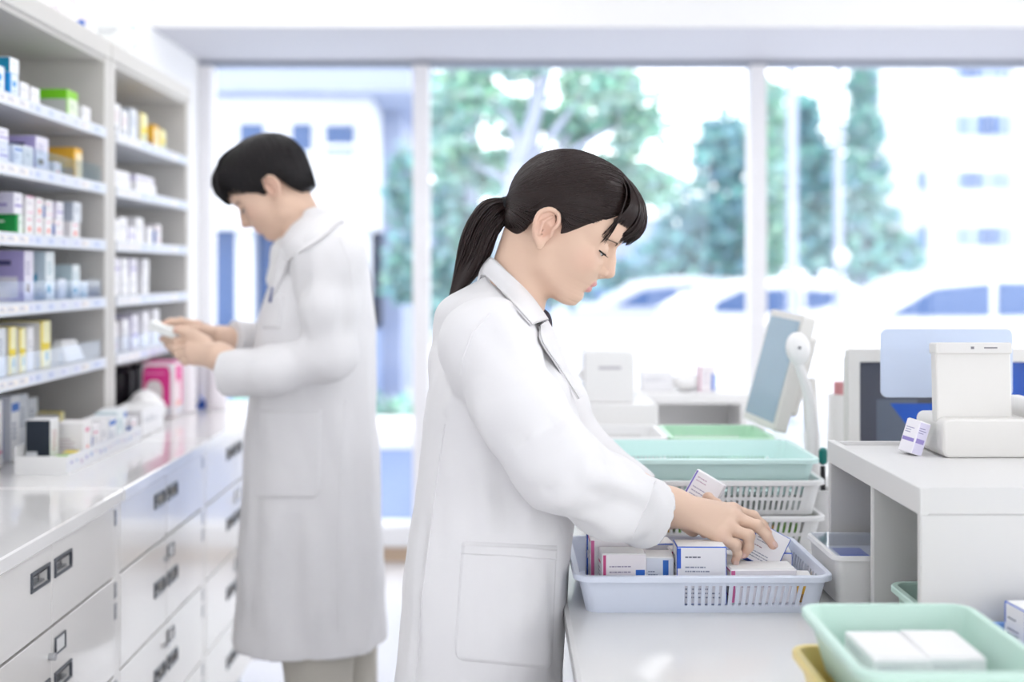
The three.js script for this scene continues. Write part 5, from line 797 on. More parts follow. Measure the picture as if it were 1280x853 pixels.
const shiftTo = (g, base) => { g.traverse((c) => { if (c.isMesh && !c.userData.moved) { c.geometry.translate(-base.x, -base.y, -base.z); c.userData.moved = 1; } }); };
const done = (g) => g.traverse((c) => { delete c.userData.moved; });
function strands(list, r, seg = 12, rad = 4, flat = 1) { return merge(list.map((pts) => limb(pts, (t) => r * (pts.k ?? 1) * Math.pow(Math.sin(Math.PI * clamp(0.12 + t * 0.86, 0, 1)), 0.6), seg, rad, flat))); }
const bits = (a, name, geo, m) => part(a, name, geo, m);
function bodyUnder(keys, legs) { const tor = oval(keys, 2.1), lg = legs.map((l) => chain(l, 0.02)); return (x, y, z) => { let d = tor(x, y, z); for (const l of lg) d = smin(d, l(x, y, z), 0.04); return d; }; }
const withColor = (g) => { const n = g.attributes.position.count, c = new Float32Array(n * 3); for (let i = 0; i < n; i++) c.set(SKIN.base, i * 3); g.setAttribute('color', new THREE.BufferAttribute(c, 3)); return g; };

const nz = new ImprovedNoise();
// ===== the woman =====
{
  const D = 1.88, base = v(SH(605, D), 0, -D), g = thing('person', 'woman in a white lab coat with a dark ponytail reaching into a basket', 'person', base.toArray());
  const yy = (py) => EYE - (py - CY) * D / F, xx = (px) => SH(px, D);
  const M4 = frame(P(693, 291, D), 27 * Math.PI / 180, -0.15, 1, false), inv = M4.clone().invert();
  const nl = (px, py, d) => P(px, py, d).applyMatrix4(inv);
  const neck = union([cap(nl(662, 298, D), nl(636, 386, D), 0.043, 0.047), cap(nl(640, 380, D), nl(632, 410, D), 0.049, 0.066)], 0.02);
  const H = headField({ neck, w: 0.97 });
  const headGeo = skin(H.f, v(-0.115, -0.17, -0.098), v(0.13, 0.14, 0.098), 0.0024, H.paint).applyMatrix4(M4);
  const K = (p, d, r) => [P(...p, d), r];
  const right = { wrist: P(841, 634, 1.845), fore: P(795, 612, 1.81), rf: 0.029, rw2: 0.0235, rw: 0.0185, flat: null,
    fingers: [
      [K([916, 638], 1.885, 0.0105), K([941, 646], 1.888, 0.0084), K([953, 656], 1.884, 0.0074), K([960, 666], 1.878, 0.0066)],
      [K([920, 648], 1.862, 0.0108), K([947, 658], 1.852, 0.0086), K([959, 671], 1.846, 0.0076), K([966, 682], 1.842, 0.0067)],
      [K([911, 661], 1.842, 0.0105), K([936, 670], 1.832, 0.0084), K([936, 684], 1.832, 0.0074), K([930, 693], 1.836, 0.0066)],
      [K([900, 671], 1.828, 0.0098), K([919, 682], 1.820, 0.0076), K([922, 693], 1.822, 0.0067), K([919, 702], 1.826, 0.006)],
      [K([866, 650], 1.885, 0.0135), K([893, 668], 1.905, 0.0105), K([915, 678], 1.905, 0.0092), K([930, 684], 1.898, 0.008)]],
    extra: [cap(P(846, 646, 1.865), P(866, 662, 1.868), 0.0125, 0.0115)] };
  const left = { wrist: P(832, 640, 2.02), fore: P(790, 625, 2.04), rf: 0.028, rw2: 0.023, rw: 0.0175,
    fingers: [
      [K([868, 625], 1.965, 0.010), K([886, 622], 1.945, 0.0082), K([897, 630], 1.935, 0.0072), K([902, 638], 1.930, 0.0064)],
      [K([866, 635], 1.985, 0.010), K([885, 634], 1.972, 0.0082), K([896, 641], 1.96, 0.0072), K([900, 648], 1.95, 0.0064)],
      [K([862, 645], 2.0, 0.0098), K([879, 648], 1.99, 0.008), K([888, 655], 1.98, 0.007), K([891, 661], 1.97, 0.0062)],
      [K([857, 653], 2.01, 0.0092), K([870, 658], 2.0, 0.0072), K([877, 664], 1.99, 0.0064), K([880, 669], 1.985, 0.0056)],
      [K([845, 634], 1.97, 0.0125), K([858, 630], 1.945, 0.0098), K([868, 628], 1.928, 0.0086), K([877, 628], 1.915, 0.0072)]] };
  // coat
  const keys = [[398, 618, 668, 0.080], [412, 588, 684, 0.115], [438, 554, 698, 0.145], [491, 536, 717, 0.162], [546, 529, 727, 0.16], [602, 521, 722, 0.158], [657, 514, 716, 0.168], [713, 507, 709, 0.185], [768, 502, 706, 0.195], [823, 497, 704, 0.203], [900, 491, 703, 0.212], [1010, 484, 702, 0.222]].map(([py, b, fr, w]) => [yy(py), (xx(b) + xx(fr)) / 2, -D, (xx(fr) - xx(b)) / 2, w]);
  const torso = oval(keys, 2.35);
  const yoke = union([cap(P(640, 402, D), P(606, 430, 1.735), 0.046, 0.056), cap(P(640, 402, D), P(625, 430, 2.03), 0.046, 0.056), cap(P(624, 356, 1.88), P(578, 402, 1.88), 0.028, 0.036), cap(P(578, 402, 1.88), P(572, 448, 1.88), 0.036, 0.042), cap(P(600, 395, 1.83), P(600, 395, 1.93), 0.036, 0.036)], 0.03);
  const armJ = [[P(607, 434, 1.735), 0.060], [P(648, 512, 1.68), 0.059], [P(700, 582, 1.665), 0.058], [P(760, 621, 1.73), 0.054], [P(828, 652, 1.81), 0.0535]];
  const cuffN = armJ[4][0].clone().sub(armJ[3][0]).normalize(), cuffC = P(804, 641, 1.79);
  const armR0 = chain(armJ, 0.03), armIn = cap(P(770, 628, 1.745), P(836, 656, 1.82), 0.040, 0.0425);
  const armR = (x, y, z) => { const pl = (x - cuffC.x) * cuffN.x + (y - cuffC.y) * cuffN.y + (z - cuffC.z) * cuffN.z; return smax(smax(armR0(x, y, z), pl, 0.003), -armIn(x, y, z), 0.002); };
  const lJ = [[P(632, 430, 2.03), 0.066], [P(688, 510, 2.07), 0.06], [P(722, 570, 2.07), 0.054], [P(812, 632, 2.03), 0.045]], lN = lJ[3][0].clone().sub(lJ[2][0]).normalize(), lC = P(800, 624, 2.04);
  const armL0 = chain(lJ, 0.03), armL = (x, y, z) => smax(armL0(x, y, z), (x - lC.x) * lN.x + (y - lC.y) * lN.y + (z - lC.z) * lN.z, 0.003);
  const neckHole = cap(P(672, 300, D), P(644, 398, D), 0.052, 0.054), vee = cap(P(690, 402, D), P(716, 452, D), 0.030, 0.006);
  const rough = (x, y, z) => { let d = smin(torso(x, y, z), yoke(x, y, z), 0.035); d = smin(d, armR(x, y, z), lerp(0.014, 0.045, sstep(1.12, 1.22, y))); d = smin(d, armL(x, y, z), 0.014); return d; };
  const Fl = (a, b, w, h, d0 = 1.45) => { const p = onForm(rough, ...a, d0), q = onForm(rough, ...b, d0); return p && q ? [p, q, w, h] : null; };
  const fw = folds([Fl([662, 596], [742, 560], 0.014, 0.006), Fl([676, 614], [758, 578], 0.012, -0.005), Fl([690, 626], [790, 600], 0.015, 0.005), Fl([712, 640], [800, 668], 0.016, 0.005), Fl([735, 590], [822, 622], 0.018, 0.004), Fl([730, 612], [810, 640], 0.012, -0.003), Fl([640, 560], [706, 520], 0.018, -0.004), Fl([650, 585], [726, 540], 0.014, 0.004), Fl([600, 470], [670, 420], 0.025, 0.004), Fl([612, 500], [690, 455], 0.022, -0.003),
    Fl([600, 400], [660, 470], 0.02, -0.003), Fl([590, 520], [640, 640], 0.02, -0.005), Fl([600, 560], [615, 670], 0.018, 0.004), Fl([660, 650], [705, 610], 0.016, 0.004), Fl([640, 660], [700, 640], 0.014, -0.004), Fl([560, 450], [545, 700], 0.022, -0.003), Fl([545, 620], [528, 850], 0.02, 0.004), Fl([568, 560], [560, 700], 0.018, 0.003), Fl([690, 690], [696, 850], 0.016, -0.004), Fl([630, 790], [680, 740], 0.02, 0.003), Fl([600, 690], [592, 850], 0.022, -0.003), Fl([575, 440], [556, 520], 0.018, 0.004), Fl([530, 650], [520, 850], 0.014, -0.004), Fl([715, 480], [728, 560], 0.02, -0.003), Fl([640, 840], [690, 820], 0.018, 0.003), Fl([700, 660], [650, 700], 0.012, 0.003)].filter(Boolean));
  const coat = (x, y, z) => { let d = rough(x, y, z); if (d > 0.06) return d; d -= 1.7 * fw(x, y, z) + 0.0042 * nz.noise(x * 13, y * 8, z * 13) + 0.0016 * nz.noise(x * 34 + 7, y * 20, z * 34); return smax(d, -neckHole(x, y, z), 0.004); };
  const coatGeo = skin(coat, v(-0.24, yy(1012) - 0.01, -2.2), v(0.31, 1.34, -1.56), 0.0048);
  const lc = part(g, 'lab_coat', coatGeo, coatMat); lc.userData.label = 'white lab coat';
  const mir = (p) => v(p.x, p.y, -2 * D - p.z), off = (px, py, o = 0.006, d0 = 1.5) => { const p = onForm(coat, px, py, d0); return p.addScaledVector(grad(coat, p.x, p.y, p.z, 0.006), o); };
  const neckW = cap(P(662, 298, D), P(636, 386, D), 0.045, 0.049), both = (x, y, z) => Math.min(coat(x, y, z), neckW(x, y, z));
  const lay = (px, py, o) => { const p = onForm(both, px, py, 1.5); if (!p) return P(px, py, 1.85); return p.addScaledVector(grad(both, p.x, p.y, p.z, 0.008), o); };
  const cA = [P(613, 322, D), lay(622, 326, 0.005), lay(645, 351, 0.006), lay(664, 374, 0.006), lay(682, 404, 0.006)], cB = [P(598, 352, D + 0.01), lay(607, 347, 0.0045), lay(630, 372, 0.004), lay(647, 391, 0.0035), lay(662, 408, 0.0035)];
  const lA = [lay(681, 404, 0.005), lay(690, 422, 0.006), lay(706, 452, 0.007), P(726, 497, 1.87)], lB = [lay(671, 410, 0.005), lay(672, 428, 0.006), lay(691, 458, 0.007), P(723, 499, 1.845)];
  for (const s of [0, 1]) { const m = s ? mir : (p) => p; part(lc, 'collar', sheet((s ? cB : cA).map(m), (s ? cA : cB).map(m), 0.004, 28, 8, 0.004), coatMat); part(lc, 'lapel', sheet((s ? lB : lA).map(m), (s ? lA : lB).map(m), 0.004, 28, 8, 0.003), coatMat); }
  // patch pocket with rounded lower corners, hem band
  const pk = (u, w) => { const x0 = lerp(577, 566, w), x1 = lerp(697, 690, w), yt = lerp(676, 682, u), yb = lerp(826, 838, u), k = Math.max(0, w - 0.8) / 0.2, cut = 0.10 * (1 - Math.sqrt(Math.max(0, 1 - k * k))); return [lerp(x0, x1, clamp(u, cut, 1 - cut)), lerp(yt, yb, w)]; };
  part(lc, 'pocket', patch(coat, 1.5, pk, 44, 48, 0.0035), coatMat);
  part(lc, 'pocket_band', patch(coat, 1.5, (u, w) => { const [x, y] = pk(u, 0.02 + w * 0.10); return [x, y]; }, 40, 8, 0.005), coatMat);
  part(lc, 'armhole_seam', seam(coat, 1.5, [[612, 392], [590, 416], [578, 448], [575, 468]], 0.0018), coatMat);
  part(lc, 'side_seam', seam(coat, 1.5, [[556, 530], [550, 570], [540, 650], [527, 750], [519, 850]], 0.0016), coatMat);
  part(lc, 'sleeve_hem', seam(coat, 1.5, [[820, 602], [808, 634], [786, 683]], 0.0014), coatMat);
  for (const [px, py] of [[731, 545]]) part(lc, 'button', new THREE.CylinderGeometry(0.008, 0.008, 0.003, 18).rotateZ(Math.PI / 2).translate(xx(px) + 0.004, yy(py), -D - 0.02), M.whitePl);
  part(g, 'blouse', skin(union([cap(P(640, 404, D), P(670, 404, D), 0.050, 0.022), cap(P(672, 404, D), P(684, 424, D), 0.018, 0.007)], 0.02), v(-0.08, 1.15, -1.96), v(0.15, 1.34, -1.80), 0.005), mat(lin(0.03, 0.02, 0.035), 0.7));
  // body below the coat, one mesh with head and hands
  const legs = [-1.79, -1.97].map((z) => [[v(xx(600), 0.80, z), 0.085], [v(xx(606), 0.46, z), 0.058], [v(xx(600), 0.10, z), 0.04], [v(xx(625), 0.04, z), 0.035]]);
  const trunk = skin(bodyUnder(keys.slice(1, 9).map(([y, cx, cz, a, b]) => [y, cx, cz, a * 0.72, b * 0.7]), legs), v(-0.2, 0.0, -2.08), v(0.14, 1.27, -1.68), 0.014);
  const rf = handField(right);
  const body = mergeGeometries([headGeo, handMesh(right), handMesh(left, 0.003), withColor(trunk)]);
  part(g, 'body', body, skinMat); nails(g, { fingers: right.fingers.slice(1, 4) }, rf, v(0.25, 0.75, 0.6).normalize());
  faceBits(g, H.f, M4, 0.8);
  // trousers and shoes
  for (const z of [-1.79, -1.97]) { part(g, 'trouser_leg', limb([v(xx(600), 0.82, z), v(xx(605), 0.46, z), v(xx(602), 0.09, z)], (t) => 0.098 - 0.03 * t, 14, 16), mat(lin(0.12, 0.12, 0.16), 0.8)); part(g, 'shoe', skin(union([cap(v(xx(592), 0.045, z), v(xx(650), 0.035, z), 0.042, 0.034)], 0), v(-0.16, 0.0, z - 0.06), v(0.12, 0.1, z + 0.06), 0.01), mat(lin(0.75, 0.75, 0.75), 0.5)); }
  // hair
  const uMin = (f) => { const T = [[-0.2, -0.038], [-0.06, -0.040], [-0.045, -0.032], [-0.034, -0.012], [-0.028, 0.018], [-0.014, 0.036], [0.006, 0.036], [0.0115, 0.020], [0.016, 0.002], [0.024, 0.008], [0.047, 0.034], [0.062, 0.046], [0.075, 0.060], [0.09, 0.078], [0.2, 0.09]]; for (let i = 0; i < T.length - 1; i++) if (f < T[i + 1][0]) return lerp(T[i][1], T[i + 1][1], (f - T[i][0]) / (T[i + 1][0] - T[i][0])); return 0.09; };
  const shell = union([ell(v(0.006, 0.047, 0), v(0.1005, 0.0875, 0.0775)), ell(v(-0.036, 0.004, 0), v(0.047, 0.052, 0.060)), ell(v(0.04, 0.075, 0), v(0.058, 0.052, 0.062))], 0.02);
  const capF = (x, y, z) => smax(shell(x, y, z), (uMin(x) - y) * 0.62, 0.006);
  const hg = part(g, 'hair', skin(capF, v(-0.11, -0.06, -0.09), v(0.12, 0.15, 0.09), 0.003).applyMatrix4(M4), hairMat); hg.userData.label = 'dark brown hair tied back';
  const T0 = v(-0.090, 0.006, 0), list = [];
  for (let i = 0; i < 1500; i++) {
    const az = rr(-2.3, 2.3), el = rr(-0.5, 1.5), dir = v(Math.cos(el) * Math.cos(az), Math.sin(el), Math.cos(el) * Math.sin(az));
    const S = onto(shell, v(0.0, 0.045, 0).addScaledVector(dir, 0.11), 0.0006); if (S.y < uMin(S.x) + 0.002) { S.y = uMin(S.x) + rr(0.001, 0.006); } if (S.x < -0.06) continue;
    const pts = [], up = rr(-0.002, 0.010), s1 = Math.sign(S.z) || 1;
    for (let k = 0; k <= 7; k++) { const t = k / 7, p = S.clone().lerp(T0, t); p.y += Math.sin(Math.PI * t) * up; p.z += s1 * 0.03 * Math.sin(Math.PI * t) * clamp(Math.abs(S.z) / 0.06, 0, 1); p.y = Math.max(p.y, Math.min(S.y, uMin(p.x) + 0.003)); const b = onto(shell, p, 0.0002 + rnd() * 0.0010); b.y = Math.max(b.y, uMin(b.x) + 0.001); pts.push(t > 0.97 ? T0.clone().add(v(-0.002, rr(-0.009, 0.009), rr(-0.009, 0.009))) : b); }
    pts.k = rr(0.6, 1.3); list.push(pts);
  }
  for (let i = 0; i < 420; i++) { const az = rr(1.7, 3.14) * (rnd() < 0.6 ? 1 : -1), S = onto(shell, v(-0.02 + 0.1 * Math.cos(az) * 0.8, rr(-0.045, 0.0), 0.1 * Math.sin(az)), 0.0005); if (S.y < uMin(S.x) - 0.004) S.y = uMin(S.x) - rr(0, 0.004); const pts = []; for (let k = 0; k <= 5; k++) { const t = k / 5, p = S.clone().lerp(T0, t); p.z += Math.sign(S.z) * 0.012 * Math.sin(Math.PI * t) * Math.abs(S.z) / 0.06; pts.push(t > 0.97 ? T0.clone().add(v(-0.002, rr(-0.009, 0.006), rr(-0.009, 0.009))) : onto(shell, p, 0.0002 + rnd() * 0.001)); } pts.k = rr(0.6, 1.3); list.push(pts); }
  part(hg, 'strands', strands(list, 0.00095, 14, 4).applyMatrix4(M4), hairMat);
  const bang = [];
  for (let i = 0; i < 240; i++) {
    const q = rr(-1, 0.55), e = rr(-0.004, 0.004), r1 = q * 0.052, inn = rr(0, 0.010);
    const rootR = 0.012 + q * 0.012, bend = q > 0.1 ? (q - 0.1) / 0.45 : 0, k = 1 - Math.pow(Math.abs(r1) / 0.062, 2) * 0.28;
    const pts = [v(0.035 + e, 0.127, rootR), v(0.074 * k - inn * 0.4, 0.122 - inn * 0.3, lerp(rootR, r1, 0.35)), v((0.111 - inn) * k, 0.094 + e, lerp(rootR, r1, 0.7)), v((0.124 - inn) * k - bend * 0.010, 0.064 + e, r1), v((0.113 - inn * 0.7) * k - bend * 0.020, 0.038 + rr(-0.006, 0.008) - bend * 0.006, r1 * 1.04 + bend * 0.008)];
    pts.k = rr(0.8, 1.6); bang.push(pts);
  }
  for (let i = 0; i < 22; i++) { const e = rr(-0.003, 0.003), j = rnd(); const pts = [v(0.045, 0.126, 0.02), v(0.074, 0.108, 0.045 + e), v(0.083, 0.078, 0.060 + e), v(lerp(0.078, 0.086, j), 0.048, 0.062 + e), v(lerp(0.068, 0.082, j) + e, 0.021 + rr(-0.003, 0.006), lerp(0.057, 0.052, j))]; pts.k = rr(0.5, 1.0); bang.push(pts); }
  for (let i = 0; i < 130; i++) { const q = rnd(), e = rr(-0.002, 0.002); const pts = [v(0.042 + e, 0.128, 0.006), v(0.074, 0.116, lerp(0.018, 0.040, q)), v(lerp(0.100, 0.088, q), 0.092 + e, lerp(0.026, 0.052, q)), v(lerp(0.104, 0.086, q), 0.072 + e, lerp(0.030, 0.058, q)), v(lerp(0.100, 0.078, q), 0.058 + e, lerp(0.034, 0.062, q))]; pts.k = rr(0.8, 1.3); bang.push(pts); }
  part(hg, 'fringe', strands(bang, 0.0013, 16, 4).applyMatrix4(M4), hairMat);
  // ponytail
  const pc = new THREE.CatmullRomCurve3([P(640, 256, D), P(622, 262, D), P(604, 284, D + 0.004), P(590, 322, D + 0.01), P(574, 356, D + 0.012), P(556, 397, D + 0.012)]), R = (t) => 0.009 + 0.017 * sstep(0, 0.28, t) - 0.0225 * sstep(0.5, 1, t), tail = [], coreP = [];
  for (let k = 0; k <= 10; k++) coreP.push(pc.getPoint(k / 10));
  for (let i = 0; i < 420; i++) { const a = rr(0, 6.283), q = Math.sqrt(rnd()), ph = rr(0, 6), end = rr(0.78, 1), pts = []; for (let k = 0; k <= 8; k++) { const t = k / 8 * end, p = pc.getPoint(t), tg = pc.getTangent(t), n1 = v(0, 0, 1), n2 = tg.clone().cross(n1).normalize(), r = R(t) * q, aa = a + 0.3 * t; p.addScaledVector(n1, Math.cos(aa) * r).addScaledVector(n2, Math.sin(aa) * r + 0.0012 * Math.sin(t * 7 + ph)); pts.push(p); } pts.k = rr(0.7, 1.3); tail.push(pts); }
  part(hg, 'ponytail', merge([strands(tail, 0.0013, 16, 4), limb(coreP, (t) => Math.max(0.001, R(t) * 0.82), 20, 12)]), hairMat);
  const tp = pc.getPoint(0.06), tt = pc.getTangent(0.06), tie = []; for (let k = 0; k < 3; k++) tie.push(new THREE.TorusGeometry(0.0125, 0.0032, 8, 24).applyMatrix4(new THREE.Matrix4().lookAt(v(0, 0, 0), tt, v(0, 1, 0)).setPosition(tp.clone().addScaledVector(tt, (k - 1) * 0.0042))));
  part(hg, 'hair_tie', merge(tie), mat(lin(0.012, 0.012, 0.014), 0.8));
  shiftTo(g, base); done(g);
}
carton('script', 0.056, 0.062, 0.016, P(957, 686, 1.872).toArray(), [-0.45, 0.0, -0.53], 'white carton pinched between the woman\'s fingers', 'cartons handled by the woman', false);
carton('held', 0.052, 0.060, 0.022, P(879, 617, 1.955).toArray(), [-0.2, -0.35, -0.55], 'tilted white carton standing up behind the woman\'s hand', 'cartons handled by the woman', false);

// ===== the man =====
{
  const D = 2.85, base = v(SH(390, D), 0, -D), g = thing('person', 'man in a long white lab coat with short black hair holding a carton', 'person', base.toArray());
  const yy = (py) => EYE - (py - CY) * D / F, xx = (px) => SH(px, D);
  const M4 = frame(P(347, 241, D), 35 * Math.PI / 180, Math.PI, 1, true), inv = M4.clone().invert(), fix = (q) => flipIndex(q);
  const nl = (px, py, d) => P(px, py, d).applyMatrix4(inv);
  const neck = union([cap(nl(362, 250, D), nl(386, 300, D), 0.052, 0.056), cap(nl(384, 296, D), nl(396, 320, D), 0.056, 0.075)], 0.02);
  const H = headField({ neck, w: 1.03, jaw: 1.03, noseL: 0.002, lip: [0.66, 0.33, 0.30] });
  const headGeo = fix(skin(H.f, v(-0.125, -0.17, -0.105), v(0.132, 0.14, 0.105), 0.003, H.paint)); headGeo.applyMatrix4(M4);
  const K = (p, d, r) => [P(...p, d), r];
  const left = { wrist: P(274, 446, 2.70), fore: P(302, 458, 2.68), rf: 0.032, rw2: 0.028, rw: 0.021,
    fingers: [[K([240, 426], 2.765, 0.0115), K([221, 427], 2.78, 0.0095), K([210, 426], 2.80, 0.0085), K([203, 424], 2.815, 0.0075)], [K([237, 435], 2.745, 0.0115), K([221, 437], 2.765, 0.0095), K([214, 435], 2.79, 0.0085), K([209, 431], 2.81, 0.0075)], [K([238, 443], 2.73, 0.011), K([225, 445], 2.75, 0.009), K([219, 441], 2.78, 0.008), K([215, 436], 2.80, 0.0072)], [K([243, 450], 2.72, 0.0105), K([232, 452], 2.735, 0.0085), K([227, 448], 2.76, 0.0075), K([224, 443], 2.78, 0.0068)], [K([258, 428], 2.74, 0.015), K([243, 419], 2.755, 0.012), K([231, 415], 2.765, 0.0105), K([221, 413], 2.77, 0.0088)]] };
  const rightH = { wrist: P(280, 424, 2.90), fore: P(310, 430, 2.93), rf: 0.031, rw2: 0.027, rw: 0.02,
    fingers: [[K([247, 407], 2.86, 0.011), K([226, 402], 2.84, 0.009), K([213, 402], 2.825, 0.008), K([205, 405], 2.815, 0.0072)], [K([246, 411], 2.885, 0.011), K([224, 407], 2.88, 0.009), K([211, 410], 2.87, 0.008), K([204, 414], 2.86, 0.0072)], [K([247, 417], 2.90, 0.0108), K([228, 414], 2.90, 0.0088), K([216, 417], 2.89, 0.0078), K([210, 421], 2.88, 0.007)], [K([250, 423], 2.91, 0.010), K([235, 422], 2.915, 0.008), K([226, 425], 2.90, 0.007), K([220, 427], 2.89, 0.0064)], [K([262, 416], 2.84, 0.014), K([246, 412], 2.815, 0.0115), K([234, 412], 2.80, 0.010), K([225, 411], 2.79, 0.0085)]] };
  const keys = [[272, 388, 416, 0.06], [284, 372, 434, 0.115], [298, 360, 446, 0.155], [320, 352, 456, 0.178], [345, 343, 463, 0.185], [390, 330, 468, 0.188], [430, 323, 470, 0.186], [503, 314, 470, 0.176], [585, 308, 474, 0.178], [658, 303, 477, 0.18], [740, 298, 481, 0.182], [797, 294, 483, 0.184]].map(([py, fr, b, w]) => [yy(py), (xx(b) + xx(fr)) / 2, -D, (xx(b) - xx(fr)) / 2, w]);
  const torso = oval(keys, 2.35);
  const yoke = union([cap(P(398, 290, D), P(412, 322, 2.655), 0.055, 0.068), cap(P(398, 290, D), P(405, 322, 3.04), 0.055, 0.068)], 0.04);
  const aJ = [[P(414, 324, 2.655), 0.070], [P(412, 385, 2.635), 0.062], [P(416, 444, 2.63), 0.050], [P(345, 463, 2.64), 0.051], [P(274, 468, 2.69), 0.053]], aN = aJ[4][0].clone().sub(aJ[3][0]).normalize(), aC = P(284, 467, 2.685), a0 = chain(aJ, 0.03), aIn = cap(P(320, 465, 2.66), P(268, 468, 2.69), 0.037, 0.040);
  const armN = (x, y, z) => smax(smax(a0(x, y, z), (x - aC.x) * aN.x + (y - aC.y) * aN.y + (z - aC.z) * aN.z, 0.003), -aIn(x, y, z), 0.002);
  const bJ = [[P(405, 322, 3.04), 0.072], [P(398, 440, 3.09), 0.06], [P(292, 425, 2.91), 0.047]], bN = bJ[2][0].clone().sub(bJ[1][0]).normalize(), bC = P(290, 425, 2.905), b0 = chain([...bJ.slice(0, 2), [P(280, 423, 2.89), 0.046]], 0.03);
  const armF = (x, y, z) => smax(b0(x, y, z), (x - bC.x) * bN.x + (y - bC.y) * bN.y + (z - bC.z) * bN.z, 0.003);
  const neckHole = cap(P(360, 250, D), P(388, 300, D), 0.058, 0.060);
  const rough = (x, y, z) => { let d = smin(torso(x, y, z), yoke(x, y, z), 0.05); d = smin(d, armN(x, y, z), lerp(0.016, 0.045, sstep(1.22, 1.32, y))); return smin(d, armF(x, y, z), 0.016); };
  const Fl = (a, b, w, h, d0 = 2.2) => { const p = onForm(rough, ...a, d0), q = onForm(rough, ...b, d0); return p && q ? [p, q, w, h] : null; };
  const fm = folds([Fl([372, 432], [420, 470], 0.016, 0.006), Fl([360, 440], [400, 482], 0.014, -0.006), Fl([350, 442], [372, 492], 0.014, 0.005), Fl([330, 440], [340, 495], 0.014, -0.003), Fl([385, 340], [372, 420], 0.02, -0.005), Fl([400, 350], [390, 425], 0.02, 0.004), Fl([430, 340], [432, 430], 0.02, -0.006), Fl([440, 470], [452, 790], 0.03, -0.005), Fl([420, 520], [430, 790], 0.028, 0.005), Fl([368, 640], [362, 800], 0.025, -0.006), Fl([345, 650], [335, 800], 0.022, 0.005), Fl([390, 650], [395, 805], 0.025, 0.005), Fl([325, 520], [312, 790], 0.02, -0.004), Fl([460, 420], [470, 760], 0.02, 0.004), Fl([400, 510], [430, 640], 0.02, -0.004)].filter(Boolean));
  const coat = (x, y, z) => { let d = rough(x, y, z); if (d > 0.06) return d; d -= 1.5 * fm(x, y, z) + 0.005 * nz.noise(x * 11, y * 6, z * 11) + 0.002 * nz.noise(x * 28 + 5, y * 16, z * 28); return smax(d, -neckHole(x, y, z), 0.004); };
  const lc = part(g, 'lab_coat', skin(coat, v(-0.72, yy(800), -3.20), v(-0.24, 1.48, -2.50), 0.0075), coatMat); lc.userData.label = 'long white lab coat';
  const mir = (p) => v(p.x, p.y, -2 * D - p.z);
  const neckW = cap(P(362, 250, D), P(386, 300, D), 0.054, 0.058), both = (x, y, z) => Math.min(coat(x, y, z), neckW(x, y, z));
  const lay = (px, py, o) => { const p = onForm(both, px, py, 2.2); if (!p) return P(px, py, 2.8); return p.addScaledVector(grad(both, p.x, p.y, p.z, 0.008), o); };
  const cA = [P(422, 261, D), lay(412, 264, 0.006), lay(392, 277, 0.007), lay(370, 296, 0.007), lay(353, 313, 0.006)], cB = [P(429, 280, D), lay(421, 283, 0.004), lay(404, 299, 0.0035), lay(382, 313, 0.0035), lay(362, 327, 0.0035)];
  const lA = [lay(353, 314, 0.006), lay(349, 336, 0.005), lay(340, 370, 0.004)], lB = [lay(363, 327, 0.0035), lay(356, 346, 0.0035), lay(342, 374, 0.0035)];
  for (const s of [0]) { const m = (p) => p; part(lc, 'collar', sheet((s ? cA : cB).map(m), (s ? cB : cA).map(m), 0.004, 24, 6, 0.004), coatMat); part(lc, 'lapel', sheet((s ? lA : lB).map(m), (s ? lB : lA).map(m), 0.005, 20, 6, 0.003), coatMat); }
  part(lc, 'pocket', patch(coat, 2.2, (u, w) => { const k = Math.max(0, w - 0.8) / 0.2, cut = 0.12 * (1 - Math.sqrt(Math.max(0, 1 - k * k))); return [lerp(lerp(322, 316, w), lerp(402, 400, w), clamp(u, cut, 1 - cut)), lerp(512, 624, w)]; }, 34, 36, 0.004), coatMat);
  part(lc, 'breast_pocket', patch(coat, 2.2, (u, w) => [lerp(333, 356, u) - w * 5, lerp(368, 412, w)], 14, 18, 0.004), coatMat);
  part(lc, 'pen', limb([P(341, 359, 2.69), P(337, 378, 2.69)], () => 0.0035, 4, 8), mat(lin(0.12, 0.14, 0.3), 0.4));
  part(lc, 'side_seam', seam(coat, 2.2, [[432, 500], [425, 600], [422, 700], [424, 790]], 0.002), coatMat);
  part(lc, 'armhole_seam', seam(coat, 2.2, [[424, 296], [438, 330], [441, 370]], 0.002), coatMat);
  // shirt collar and tie
  part(g, 'shirt', skin(union([cap(P(372, 300, D), P(356, 316, D), 0.052, 0.03), cap(P(356, 316, D), P(343, 350, D), 0.03, 0.02)], 0.02), v(-0.60, 1.25, -2.95), v(-0.40, 1.46, -2.75), 0.006), M.paper);
  part(g, 'tie', merge([limb([P(352, 314, D - 0.01), P(348, 328, D - 0.01)], () => 0.011, 4, 10), limb([P(350, 322, D - 0.01), P(348, 330, D - 0.01), P(347, 338, D - 0.01)], (t) => 0.010 + 0.004 * t, 6, 10)]), mat(lin(0.02, 0.02, 0.03), 0.6));
  const legs = [-2.78, -2.92].map((z) => [[v(xx(395), 0.85, z), 0.07], [v(xx(398), 0.47, z), 0.066], [v(xx(402), 0.10, z), 0.045], [v(xx(380), 0.045, z), 0.04]]);
  const trunk = skin(bodyUnder(keys.slice(1, 9).map(([y, cx, cz, a, b]) => [y, cx, cz, a * 0.75, b * 0.75]), legs), v(-0.68, 0, -3.1), v(-0.24, 1.45, -2.6), 0.016);
  part(g, 'body', mergeGeometries([headGeo, handMesh(left, 0.0028), handMesh(rightH, 0.0032), withColor(trunk)]), skinMat);
  faceBits(g, H.f, M4, 1.2, mirrored);
  const trou = mat(lin(0.56, 0.53, 0.47), 0.85);
